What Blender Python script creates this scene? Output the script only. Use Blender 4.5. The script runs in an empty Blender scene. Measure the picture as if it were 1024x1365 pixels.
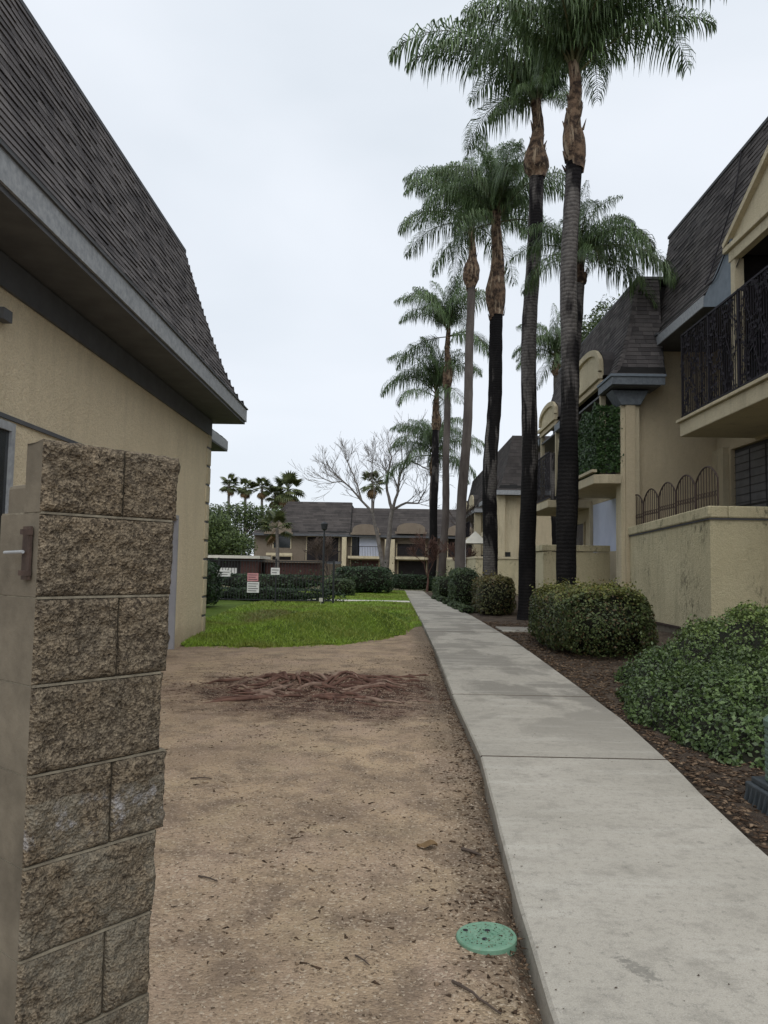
import bpy, math, random
import numpy as np
from mathutils import Vector, Matrix, noise, Euler
random.seed(7); RNG = np.random.default_rng(7)
S = bpy.context.scene
COL = S.collection
# ------------------------------------------------------------------ camera
cam_d = bpy.data.cameras.new('camera'); cam = bpy.data.objects.new('camera', cam_d); COL.objects.link(cam)
cam_d.sensor_fit = 'VERTICAL'; cam_d.sensor_height = 24; cam_d.lens = 24*1025/1365
cam_d.clip_start = .05; cam_d.clip_end = 1500
cam.location = (0, 0, 1.55)
cam.rotation_mode = 'QUATERNION'
cam.rotation_quaternion = (Matrix.Rotation(math.radians(.77), 3, 'Z') @ Matrix.Rotation(math.pi/2+math.radians(4.07), 3, 'X') @ Matrix.Rotation(math.radians(1.0), 3, 'Z')).to_quaternion()
S.camera = cam
# ------------------------------------------------------------------ sky and sun (overcast)
SUN_EL, SUN_ROT = math.radians(52), math.radians(168)
W = bpy.data.worlds.new('World'); S.world = W; W.use_nodes = True
wn = W.node_tree.nodes; wl = W.node_tree.links; wn.clear()
out = wn.new('ShaderNodeOutputWorld'); bg = wn.new('ShaderNodeBackground'); bg.inputs[1].default_value = .1
sky = wn.new('ShaderNodeTexSky'); sky.sky_type = 'NISHITA'; sky.sun_disc = False; sky.sun_elevation = SUN_EL; sky.sun_rotation = SUN_ROT
tc = wn.new('ShaderNodeTexCoord'); mp = wn.new('ShaderNodeMapping'); mp.inputs['Scale'].default_value = (1, 1, 2.6)
nz = wn.new('ShaderNodeTexNoise'); nz.inputs['Scale'].default_value = 1.3; nz.inputs['Detail'].default_value = 4; nz.inputs['Roughness'].default_value = .48; nz.inputs['Distortion'].default_value = .5
rp = wn.new('ShaderNodeValToRGB'); rp.color_ramp.elements[0].position = .34; rp.color_ramp.elements[1].position = .66
rp.color_ramp.elements[0].color = (5.35, 5.8, 6.3, 1); rp.color_ramp.elements[1].color = (6.35, 6.7, 7.2, 1)
mx = wn.new('ShaderNodeMix'); mx.data_type = 'RGBA'; mx.inputs['Factor'].default_value = .94
wl.new(tc.outputs['Generated'], mp.inputs[0]); wl.new(mp.outputs[0], nz.inputs['Vector']); wl.new(nz.outputs[0], rp.inputs[0])
wl.new(sky.outputs[0], mx.inputs[6]); wl.new(rp.outputs[0], mx.inputs[7]); wl.new(mx.outputs[2], bg.inputs[0]); wl.new(bg.outputs[0], out.inputs[0])
sd = bpy.data.lights.new('sun', 'SUN'); sd.energy = 1.5; sd.angle = math.radians(75); sd.color = (1, .96, .9)
sun = bpy.data.objects.new('sun', sd); COL.objects.link(sun); sun.location = (0, 0, 40)
sun.rotation_euler = (math.radians(38), 0, math.radians(12))
S.view_settings.view_transform = 'Standard'; S.view_settings.look = 'None'; S.view_settings.gamma = 1
S.view_settings.use_curve_mapping = False; S.view_settings.exposure = .50

# ------------------------------------------------------------------ helpers
class NT:
    def __init__(s, name, rough=.85, spec=.3):
        s.m = bpy.data.materials.new(name); s.m.use_nodes = True
        s.t = s.m.node_tree; s.n = s.t.nodes; s.l = s.t.links
        s.b = s.n['Principled BSDF']; s.b.inputs['Roughness'].default_value = rough
        s.b.inputs['Specular IOR Level'].default_value = spec
        s.geo = s.n.new('ShaderNodeNewGeometry'); s.tc = s.n.new('ShaderNodeTexCoord')
    def vec(s, space='world', scale=(1, 1, 1)):
        m = s.n.new('ShaderNodeMapping'); m.inputs['Scale'].default_value = scale
        s.l.new(s.geo.outputs['Position'] if space == 'world' else s.tc.outputs['Object'], m.inputs[0]); return m.outputs[0]
    def noise(s, sc, det=4, ro=.55, vec=None, dist=0):
        q = s.n.new('ShaderNodeTexNoise'); q.inputs['Scale'].default_value = sc; q.inputs['Detail'].default_value = det
        q.inputs['Roughness'].default_value = ro; q.inputs['Distortion'].default_value = dist
        s.l.new(vec if vec is not None else s.vec(), q.inputs['Vector']); return q.outputs[0]
    def voro(s, sc, vec=None, out=0, feature='F1'):
        q = s.n.new('ShaderNodeTexVoronoi'); q.inputs['Scale'].default_value = sc; q.feature = feature
        s.l.new(vec if vec is not None else s.vec(), q.inputs['Vector']); return q.outputs[out]
    def ramp(s, f, *st):
        r = s.n.new('ShaderNodeValToRGB'); e = r.color_ramp.elements
        while len(e) < len(st): e.new(.5)
        for el, (p, c) in zip(e, st):
            el.position = p; el.color = (c, c, c, 1) if isinstance(c, (int, float)) else (*c, 1)
        s.l.new(f, r.inputs[0]); return r.outputs[0]
    def mix(s, f, a, b, mode='MIX'):
        q = s.n.new('ShaderNodeMix'); q.data_type = 'RGBA'; q.blend_type = mode
        for v, i in ((f, 0), (a, 6), (b, 7)):
            if isinstance(v, (int, float)): q.inputs[i].default_value = v if i == 0 else (v, v, v, 1)
            elif isinstance(v, tuple): q.inputs[i].default_value = (*v, 1)
            else: s.l.new(v, q.inputs[i])
        return q.outputs[2]
    def math(s, op, a, b=None, c=False):
        q = s.n.new('ShaderNodeMath'); q.operation = op; q.use_clamp = c
        for v, i in ((a, 0), (b, 1)):
            if v is None: continue
            if isinstance(v, (int, float)): q.inputs[i].default_value = v
            else: s.l.new(v, q.inputs[i])
        return q.outputs[0]
    def xyz(s, space='world'):
        q = s.n.new('ShaderNodeSeparateXYZ'); s.l.new(s.geo.outputs['Position'] if space == 'world' else s.tc.outputs['Object'], q.inputs[0]); return q.outputs
    def color(s, c):
        if isinstance(c, tuple): s.b.inputs['Base Color'].default_value = (*c, 1)
        else: s.l.new(c, s.b.inputs['Base Color'])
    def bump(s, h, st=.3, d=.01):
        q = s.n.new('ShaderNodeBump'); q.inputs['Strength'].default_value = st; q.inputs['Distance'].default_value = d
        s.l.new(h, q.inputs['Height']); s.l.new(q.outputs[0], s.b.inputs['Normal'])
    def island(s):
        return s.geo.outputs['Random Per Island']
    def orand(s):
        q = s.n.new('ShaderNodeObjectInfo'); return q.outputs['Random']

def simple(name, a, b, sc=8, rough=.8, bump=.2, space='world', metal=0, d=.005, spec=.3, det=4):
    t = NT(name, rough, spec); v = t.vec(space)
    n1 = t.noise(sc, det, .6, v); t.color(t.ramp(n1, (.3, a), (.7, b)))
    if bump: t.bump(t.noise(sc*4, 5, .65, v), bump, d)
    t.b.inputs['Metallic'].default_value = metal
    return t.m

def stucco(name, base, dark, stain, streaks=.5, coarse=1.0, mould=0):
    t = NT(name, .92, .15)
    c = t.mix(t.ramp(t.noise(.7, 4, .6), (.3, 0.), (.7, 1.)), base, dark)
    v = t.vec('world', (2.6, 2.6, .5))
    st = t.ramp(t.noise(1.0, 7, .75, v), (.5, 0.), (.72, 1.))
    c = t.mix(t.math('MULTIPLY', st, streaks), c, stain)
    fine = t.noise(60*coarse, 3, .7)
    c = t.mix(t.ramp(t.noise(9, 5, .7), (.35, .35), (.65, 0.)), c, tuple(x*.72 for x in base))
    c = t.mix(t.ramp(fine, (.38, .4), (.56, 0.)), c, tuple(x*.62 for x in dark))
    zb = t.xyz()[2]; c = t.mix(t.math('MULTIPLY', t.ramp(t.math('ADD', zb, t.math('MULTIPLY', t.noise(3, 5, .7), .5)), (.2, .7), (.62, 0.)), .9), c, (.27, .20, .14))
    if mould:
        m1 = t.ramp(t.noise(.9, 3, .5), (.5, 0.), (.6, 1.)); m2 = t.ramp(t.noise(7, 7, .8, t.vec('world', (1.6, 1.6, .8))), (.5, 0.), (.62, 1.))
        c = t.mix(t.math('MULTIPLY', t.math('MULTIPLY', m1, m2), mould), c, (.07, .065, .045))
    t.color(c)
    t.bump(t.math('ADD', fine, t.math('MULTIPLY', t.noise(18*coarse, 5, .7), 1.8)), .8, .02)
    return t.m

M = {}
M['stucco_left'] = stucco('stucco_left', (.74, .64, .46), (.66, .565, .40), (.46, .39, .27), .5, .8)
M['stucco_patio'] = stucco('stucco_patio', (.64, .575, .385), (.54, .48, .31), (.17, .155, .105), .5, .8, .8)
M['stucco_house'] = stucco('stucco_house', (.60, .515, .36), (.53, .45, .31), (.34, .285, .195), .35)
M['stucco_trim'] = stucco('stucco_trim', (.64, .565, .40), (.55, .48, .335), (.24, .2, .14), .6)
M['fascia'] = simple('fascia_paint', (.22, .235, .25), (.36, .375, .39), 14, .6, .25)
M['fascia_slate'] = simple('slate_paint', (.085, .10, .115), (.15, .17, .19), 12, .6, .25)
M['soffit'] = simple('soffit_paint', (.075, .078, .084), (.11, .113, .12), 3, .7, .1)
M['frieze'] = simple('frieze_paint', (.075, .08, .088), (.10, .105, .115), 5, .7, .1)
M['cheek'] = simple('cheek_paint', (.13, .16, .19), (.18, .21, .245), 5, .7, .1)
M['iron'] = simple('dark_iron', (.010, .009, .012), (.024, .020, .027), 30, .65, .1, spec=.2)
M['iron_brown'] = simple('brown_iron', (.035, .024, .02), (.075, .05, .04), 20, .7, .2)
M['dark_metal'] = simple('fence_metal', (.018, .02, .022), (.03, .033, .036), 20, .5, .0)
M['white_shade'] = simple('white_shade', (.50, .55, .68), (.58, .62, .74), 2, .6, .05)
M['door_grey'] = simple('door_grey', (.27, .27, .29), (.32, .32, .34), 3, .6, .05)
M['door_brown'] = simple('door_brown', (.05, .02, .017), (.08, .035, .03), 4, .6, .05)
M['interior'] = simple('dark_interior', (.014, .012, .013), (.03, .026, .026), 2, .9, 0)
M['sign_white'] = simple('sign_white', (.6, .6, .6), (.68, .68, .66), 4, .6, 0)
M['sign_pink'] = simple('sign_pink', (.5, .22, .24), (.58, .3, .3), 4, .6, 0)
M['sign_ink'] = simple('sign_ink', (.05, .05, .06), (.08, .06, .07), 4, .6, 0)
M['blind'] = simple('grey_blind', (.10, .10, .105), (.15, .15, .155), 3, .5, .05)
t = NT('window_glass', .12, .6); t.color(t.ramp(t.noise(.9, 2), (.3, (.012, .014, .017)), (.7, (.035, .04, .045)))); M['glass'] = t.m

# shingles
def shingle_mat(name, a, b):
    t = NT(name, .95, .12)
    r = t.math('FRACT', t.math('ADD', t.island(), t.orand()))
    c = t.mix(r, a, b)
    c = t.mix(t.ramp(t.noise(90, 2, .7), (.35, .55), (.6, 0.)), c, tuple(x*.45 for x in a))
    c = t.mix(t.ramp(t.noise(1.1, 4, .6), (.4, 0.), (.75, .35)), c, tuple(x*1.35 for x in b))
    t.color(c); t.bump(t.noise(120, 3, .7), .5, .006); return t.m
M['shingle'] = shingle_mat('roof_shingle', (.055, .051, .053), (.145, .134, .132))
M['shingle_far'] = shingle_mat('roof_shingle_far', (.050, .046, .046), (.092, .083, .080))
M['roof_deck'] = simple('roof_deck', (.014, .013, .013), (.02, .02, .02), 4, .95, 0)

# concrete
t = NT('path_concrete', .85, .25)
n = t.noise(.55, 4, .6, dist=.6)
c = t.mix(t.ramp(n, (.32, 0.), (.68, 1.)), (.40, .375, .325), (.325, .305, .26))
ys = t.xyz()[1]
c = t.mix(t.math('MULTIPLY', t.orand(), .45), c, (.27, .25, .21))
damp = t.math('MULTIPLY', t.ramp(t.noise(.62, 7, .66, t.vec('world', (1, .7, 1)), .25), (.46, 0.), (.52, 1.)), t.ramp(t.math('DIVIDE', ys, 60.0), (.095, 0.), (.16, .85), (.9, .6)))
c = t.mix(damp, c, (.165, .153, .13))
c = t.mix(t.ramp(t.noise(4.5, 6, .75), (.5, 0.), (.66, .65)), c, (.225, .21, .18))
c = t.mix(t.ramp(t.noise(1.6, 5, .7, t.vec('world', (.35, 2.2, 1))), (.52, 0.), (.68, .45)), c, (.47, .45, .40))
c = t.mix(t.ramp(t.noise(22, 8, .82), (.5, 0.), (.62, .5)), c, (.20, .19, .165))
c = t.mix(t.ramp(t.noise(11, 6, .75), (.60, 0.), (.68, .6)), c, (.16, .15, .13))
c = t.mix(t.ramp(t.noise(140, 2, .6), (.3, .5), (.5, 0.)), c, (.2, .19, .17))
c = t.mix(t.ramp(t.noise(170, 2, .6, t.vec('world', (1, 1, 1.3))), (.55, 0.), (.72, .35)), c, (.62, .6, .56))
xx, yy_, _z = t.xyz()
fx = t.math('DIVIDE', t.math('SUBTRACT', t.math('ADD', xx, t.math('MULTIPLY', yy_, .45)), 2.39), .055); fy = t.math('DIVIDE', t.math('SUBTRACT', yy_, 3.13), .13)
ff = t.math('ADD', t.math('ADD', t.math('MULTIPLY', fx, fx), t.math('MULTIPLY', fy, fy)), t.math('MULTIPLY', t.math('SUBTRACT', t.noise(38, 4, .7), .45), 5.))
c = t.mix(t.ramp(ff, (.5, .6), (1., 0.)), c, (.13, .125, .11))
t.color(c); t.bump(t.math('ADD', t.noise(110, 3, .6), t.noise(12, 4, .6)), .35, .004); M['concrete'] = t.m
M['concrete_light'] = simple('light_concrete', (.44, .43, .38), (.54, .52, .46), 2, .85, .1)

# dirt (with a reddish brown patch of root debris and darker damp edge along the path)
def dirt_mat():
    t = NT('dirt', .95, .12)
    c = t.mix(t.ramp(t.noise(.8, 5, .62, dist=.4), (.34, 0.), (.66, 1.)), (.40, .30, .20), (.285, .215, .15))
    c = t.mix(t.ramp(t.noise(2.6, 6, .7, dist=.3), (.45, 0.), (.62, .8)), c, (.16, .12, .09))
    c = t.mix(t.ramp(t.noise(1.5, 4, .6, t.vec('world', (1, 1.3, 1))), (.55, 0.), (.7, .5)), c, (.42, .335, .215))
    x, y, z = t.xyz()
    ex = t.math('DIVIDE', t.math('ADD', x, .75), 2.25); ey = t.math('DIVIDE', t.math('SUBTRACT', y, 9.8), 2.0)
    d = t.math('ADD', t.math('MULTIPLY', ex, ex), t.math('MULTIPLY', ey, ey))
    d = t.math('ADD', d, t.math('MULTIPLY', t.math('SUBTRACT', t.noise(1.7, 6, .7), .5), 2.6))
    c = t.mix(t.ramp(t.noise(1.1, 4, .6, t.vec('world', (1.4, .8, 1))), (.5, 0.), (.64, .6)), c, (.37, .275, .205))
    c = t.mix(t.ramp(d, (.2, .92), (1.4, 0.)), c, (.10, .058, .044))
    c = t.mix(t.math('MULTIPLY', t.ramp(d, (.3, 1.), (1.1, 0.)), t.ramp(t.noise(5, 5, .7, t.vec('world', (.6, 1.6, 1))), (.48, 0.), (.56, .9))), c, (.030, .014, .011))
    # damp, littered strip beside the path
    e = t.math('ADD', x, t.math('MULTIPLY', t.math('SUBTRACT', t.noise(2.2, 5, .7), .5), .9))
    c = t.mix(t.ramp(e, (.28, 0.), (.62, .75)), c, (.085, .066, .05))
    # far ground: dull green brown beyond the lawns
    c = t.mix(t.ramp(t.math('DIVIDE', y, 100.), (.24, 0.), (.5, .8)), c, (.075, .085, .035))
    vc = t.n.new('ShaderNodeTexVoronoi'); vc.inputs['Scale'].default_value = 85; t.l.new(t.vec(), vc.inputs['Vector'])
    sep = t.n.new('ShaderNodeSeparateColor'); t.l.new(vc.outputs['Color'], sep.inputs[0])
    c = t.mix(t.ramp(sep.outputs[0], (.0, .6), (.28, 0.)), c, (.105, .078, .055))
    c = t.mix(t.ramp(sep.outputs[1], (.80, 0.), (1., .6)), c, (.52, .44, .34))
    c = t.mix(t.ramp(t.noise(30, 4, .7), (.58, 0.), (.70, .6)), c, (.10, .075, .055))
    c = t.mix(t.ramp(t.noise(.45, 5, .65, t.vec('world', (1, 1.4, 1)), .6), (.52, 0.), (.66, .5)), c, (.19, .14, .10))
    t.color(c)
    t.bump(t.math('ADD', t.math('MULTIPLY', vc.outputs['Distance'], -.8), t.math('MULTIPLY', t.noise(14, 6, .75), 2.2)), .8, .012)
    return t.m
M['dirt'] = dirt_mat()
def bed_mat():
    t = NT('mulch', .95, .12)
    c = t.mix(t.ramp(t.noise(2.2, 6, .7), (.35, 0.), (.65, 1.)), (.050, .038, .030), (.125, .098, .075))
    c = t.mix(t.ramp(t.noise(28, 4, .75), (.5, 0.), (.68, .8)), c, (.03, .022, .018))
    c = t.mix(t.ramp(t.noise(60, 3, .7), (.62, 0.), (.72, .7)), c, (.25, .19, .14))
    t.color(c); t.bump(t.noise(22, 6, .8), 1., .035); return t.m
M['mulch'] = bed_mat()
t = NT('lawn_soil', .95, .1); t.color(t.ramp(t.noise(1.2, 5, .6), (.3, (.045, .075, .012)), (.7, (.085, .125, .02)))); t.bump(t.noise(60, 3), .5, .02); M['lawn'] = t.m

def leaf_mat(name, a, b, tip=None, zr=None, rough=.5, trans=.12, dead=None):
    t = NT(name, rough, .35)
    r = t.island(); c = t.ramp(r, (0., a), (.6, b), (1., tuple(min(1, x*1.35) for x in b)))
    c = t.mix(t.ramp(t.noise(1.6, 3, .6), (.35, .0), (.7, .5)), c, tuple(x*.55 for x in a))
    if tip:
        z = t.math('ADD', t.xyz()[2], t.math('MULTIPLY', t.math('SUBTRACT', t.noise(1.8, 4, .6), .5), 1.1))
        f = t.math('DIVIDE', t.math('SUBTRACT', z, zr[0]), zr[1]-zr[0], True)
        c = t.mix(t.math('MULTIPLY', f, t.ramp(r, (.25, .25), (.8, 1.))), c, tip)
    if dead:
        c = t.mix(t.ramp(r, (.86, 0.), (.9, .85)), c, dead)
    t.color(c)
    t.b.inputs['Transmission Weight'].default_value = 0
    tr = t.n.new('ShaderNodeBsdfTranslucent'); ms = t.n.new('ShaderNodeMixShader'); ms.inputs[0].default_value = trans
    if not isinstance(c, tuple): t.l.new(c, tr.inputs[0])
    o = t.n['Material Output']; t.l.new(t.b.outputs[0], ms.inputs[1]); t.l.new(tr.outputs[0], ms.inputs[2]); t.l.new(ms.outputs[0], o.inputs[0])
    return t.m
M['hedge_yellow'] = leaf_mat('hedge_leaf_yellow', (.035, .055, .020), (.085, .112, .036), (.25, .24, .05), (.9, 1.45), dead=(.11, .065, .03))
M['hedge_brown'] = leaf_mat('hedge_leaf_olive', (.045, .055, .022), (.10, .105, .04), (.22, .17, .04), (.8, 1.7), dead=(.11, .06, .03))
M['hedge_dark'] = leaf_mat('hedge_leaf_dark', (.012, .026, .011), (.03, .06, .02))
M['hedge_mid'] = leaf_mat('hedge_leaf_mid', (.025, .045, .018), (.06, .09, .03))
M['cover'] = leaf_mat('ground_cover_leaf', (.034, .058, .022), (.09, .14, .045), (.21, .28, .075), (.45, 1.25), rough=.38)
M['ivy'] = leaf_mat('ivy_leaf', (.02, .05, .017), (.055, .105, .032), rough=.42)
M['tree_leaf'] = leaf_mat('tree_leaf', (.028, .052, .018), (.08, .115, .03))
M['hill_leaf'] = leaf_mat('hill_leaf', (.035, .06, .022), (.085, .12, .038))
M['palm_leaf'] = leaf_mat('palm_leaf', (.045, .078, .034), (.11, .17, .065), rough=.42, trans=.2)
M['fan_leaf'] = leaf_mat('fan_leaf', (.035, .055, .02), (.085, .10, .035), trans=.15)
M['dead_leaf'] = simple('dead_palm_leaf', (.10, .065, .03), (.17, .11, .055), 5, .9, 0)
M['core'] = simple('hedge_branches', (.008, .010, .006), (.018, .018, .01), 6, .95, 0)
t = NT('grass_blade', .5, .3)
gcol = t.mix(t.ramp(t.noise(.55, 4, .6), (.40, 0.), (.62, .75)), t.ramp(t.island(), (0, (.115, .21, .02)), (1, (.27, .39, .045))), (.16, .17, .035))
gx_, gy_, gz_ = t.xyz()
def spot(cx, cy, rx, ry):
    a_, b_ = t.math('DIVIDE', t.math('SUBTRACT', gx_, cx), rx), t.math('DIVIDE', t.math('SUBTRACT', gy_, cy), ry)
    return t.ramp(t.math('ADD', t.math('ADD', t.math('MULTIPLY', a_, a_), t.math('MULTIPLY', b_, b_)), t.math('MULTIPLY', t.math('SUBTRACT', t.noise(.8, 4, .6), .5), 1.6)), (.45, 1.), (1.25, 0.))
gcol = t.mix(t.math('MULTIPLY', spot(-1.2, 23.5, 1.9, 4.5), .8), gcol, (.045, .10, .014)); gcol = t.mix(t.math('MULTIPLY', spot(-3.9, 24.5, 1.1, 2.6), .8), gcol, (.15, .12, .05))  # swale slope shade painted in as darker green, then a brownish grass patch
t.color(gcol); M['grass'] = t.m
t = NT('bare_bark', .9, .15); t.color(t.ramp(t.noise(3, 5, .7), (.3, (.085, .075, .068)), (.7, (.20, .185, .17)))); M['bark_pale'] = t.m
M['bark_twig'] = simple('grey_twigs', (.10, .085, .08), (.17, .15, .14), 3, .9, 0)
M['bark_red'] = simple('red_brown_bark', (.065, .035, .028), (.12, .065, .05), 4, .9, .2)
M['bark_brown'] = simple('brown_bark', (.05, .038, .03), (.10, .075, .06), 4, .9, .2)
# palm trunk: grey ringed with black wet patches
def trunk_mat(name, lo, hi, up):
    t = NT(name, .92, .06)
    z = t.xyz()[2]
    v = t.vec('world', (1, 1, .35))
    c = t.mix(t.ramp(t.noise(1.1, 5, .6, v, .4), (.47, 0.), (.56, 1.)), (.011, .010, .011), (.125, .116, .11))
    c = t.mix(t.ramp(t.noise(9, 5, .7), (.45, 0.), (.66, .55)), c, (.02, .019, .02))
    wv = t.n.new('ShaderNodeTexWave'); wv.bands_direction = 'Z'; wv.inputs['Scale'].default_value = 3.4; wv.inputs['Distortion'].default_value = 2.2; wv.inputs['Detail'].default_value = 3; wv.inputs['Detail Scale'].default_value = 1.5
    t.l.new(t.vec(), wv.inputs['Vector'])
    c = t.mix(t.ramp(wv.outputs[0], (.0, .45), (.3, 0.)), c, (.02, .018, .018))
    # lower few metres stay wet and black in ragged tongues
    f = t.math('ADD', t.math('DIVIDE', z, 10.), t.math('MULTIPLY', t.math('SUBTRACT', t.noise(1.6, 4, .6, t.vec('world', (2.5, 2.5, .3))), .5), 1.7))
    c = t.mix(t.ramp(f, (lo, 0. if up else .93), (hi, .93 if up else 0.)), c, (.010, .0095, .010))
    t.color(c); t.bump(t.math('ADD', wv.outputs[0], t.math('MULTIPLY', t.noise(20, 5, .7), 2.5)), .45, .02); return t.m
M['trunk'] = trunk_mat('palm_trunk', .50, .66, False); M['trunk_top'] = trunk_mat('palm_trunk_dark_top', .48, .62, True)
t = NT('palm_trunk_grey', .9, .2)
c = t.mix(t.ramp(t.noise(1.5, 5, .6, t.vec('world', (1, 1, .3))), (.35, 0.), (.65, 1.)), (.055, .045, .042), (.125, .11, .10))
t.color(c); t.bump(t.noise(14, 5, .7, t.vec('world', (.4, .4, 2))), .6, .03); M['trunk_grey'] = t.m
t = NT('palm_boots', .9, .2)
c = t.mix(t.ramp(t.noise(5, 5, .7), (.42, 0.), (.60, 1.)), (.03, .02, .015), (.15, .10, .066)); c = t.mix(t.ramp(t.noise(3, 4, .6, t.vec('world', (3, 3, .4))), (.54, 0.), (.66, .7)), c, (.34, .27, .19))
t.color(c); t.bump(t.noise(9, 5, .7), .8, .05); M['boots'] = t.m
t = NT('leaf_stalk', .6, .3); t.color(t.ramp(t.noise(4, 3), (.35, (.05, .06, .02)), (.65, (.10, .09, .035)))); M['stalk'] = t.m
# split-face block
def block_mat():
    t = NT('split_face_block', .95, .15)
    c = t.mix(t.ramp(t.noise(5, 4, .6), (.35, 0.), (.65, 1.)), (.245, .195, .135), (.185, .155, .115))
    vc = t.n.new('ShaderNodeTexVoronoi'); vc.inputs['Scale'].default_value = 150; t.l.new(t.vec(), vc.inputs['Vector'])
    sep = t.n.new('ShaderNodeSeparateColor'); t.l.new(vc.outputs['Color'], sep.inputs[0])
    c = t.mix(t.ramp(sep.outputs[0], (.0, .85), (.4, 0.)), c, (.042, .034, .027))
    c = t.mix(t.ramp(sep.outputs[1], (.74, 0.), (1., .6)), c, (.33, .27, .19))
    c = t.mix(t.ramp(t.noise(75, 5, .8), (.47, 0.), (.58, .8)), c, (.05, .04, .03))
    z = t.xyz()[2]
    g = t.ramp(z, (.3, .55), (1.1, .55), (1.25, 0.))
    c = t.mix(t.math('MULTIPLY', g, t.ramp(t.noise(7, 5, .65), (.42, 0.), (.6, 1.))), c, (.22, .205, .165))
    wband = t.ramp(z, (.88, 0.), (.91, .95), (.96, .8), (1.02, 0.))
    c = t.mix(t.math('MULTIPLY', wband, t.ramp(t.noise(16, 5, .7), (.5, 0.), (.6, 1.))), c, (.33, .32, .32))
    t.color(c); t.bump(t.math('ADD', t.noise(70, 5, .8), t.math('MULTIPLY', vc.outputs['Distance'], 1.0)), 1., .008); return t.m
M['block'] = block_mat()
M['block_smooth'] = simple('block_smooth_side', (.10, .086, .065), (.19, .165, .125), 7, .95, .6, d=.004)
M['block_dark'] = simple('block_recess', (.05, .04, .03), (.10, .08, .06), 60, .95, .6)
M['mortar'] = simple('mortar', (.13, .112, .085), (.25, .225, .17), 30, .95, .4)
M['root'] = simple('old_root', (.05, .024, .018), (.14, .078, .058), 7, .9, .7, d=.01)
M['root_pale'] = simple('pale_old_root', (.11, .068, .052), (.25, .18, .14), 9, .9, .6, d=.01)
M['debris'] = simple('wood_debris', (.04, .02, .015), (.11, .06, .042), 9, .95, .3)
t = NT('litter', .9, .15); t.color(t.ramp(t.island(), (0, (.028, .018, .012)), (.6, (.085, .055, .035)), (1, (.21, .15, .10)))); M['litter'] = t.m
t = NT('pebble', .9, .2); t.color(t.ramp(t.island(), (0, (.09, .065, .045)), (.6, (.26, .20, .14)), (1, (.45, .38, .30)))); M['pebble'] = t.m
t = NT('green_plastic', .55, .35)
c = t.mix(t.ramp(t.noise(14, 5, .7), (.35, 0.), (.7, 1.)), (.10, .215, .145), (.18, .30, .215)); c = t.mix(t.ramp(t.noise(40, 4, .7), (.6, 0.), (.68, .7)), c, (.16, .13, .09))
t.color(c); t.bump(t.noise(60, 3), .3, .003); M['green_plastic'] = t.m
M['pedestal_green'] = simple('pedestal_green', (.075, .13, .095), (.115, .175, .13), 8, .5, .1)
M['pedestal_base'] = simple('pedestal_base', (.035, .045, .052), (.06, .07, .078), 8, .6, .1)

ORG = {}
def tag(o, label=None, cat=None, group=None, kind=None):
    if label: o['label'] = label
    if cat: o['category'] = cat
    if group: o['group'] = group
    if kind: o['kind'] = kind
    return o
def thing(name, label, cat, loc, group=None):
    o = bpy.data.objects.new(name, None); COL.objects.link(o); o.location = loc; o.empty_display_size = .3
    ORG[o] = Vector(loc); return tag(o, label, cat, group)
def link(name, me, parent=None, loc=None, mats=None):
    o = bpy.data.objects.new(name, me); COL.objects.link(o)
    if parent is not None: o.parent = parent
    if loc is not None: o.location = loc
    return o
def np_mesh(name, V, F, mat, smooth=False, mats=None, fm=None):
    V = np.asarray(V, dtype=np.float32); F = np.asarray(F, dtype=np.int32)
    me = bpy.data.meshes.new(name); me.vertices.add(len(V)); me.vertices.foreach_set('co', V.ravel())
    k = F.shape[1]; me.loops.add(F.size); me.loops.foreach_set('vertex_index', F.ravel())
    me.polygons.add(len(F)); me.polygons.foreach_set('loop_start', np.arange(0, F.size, k, dtype=np.int32))
    me.update(calc_edges=True); me.validate()
    me.materials.append(mat)
    if smooth: me.polygons.foreach_set('use_smooth', np.ones(len(F), dtype=bool))
    return me
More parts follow.
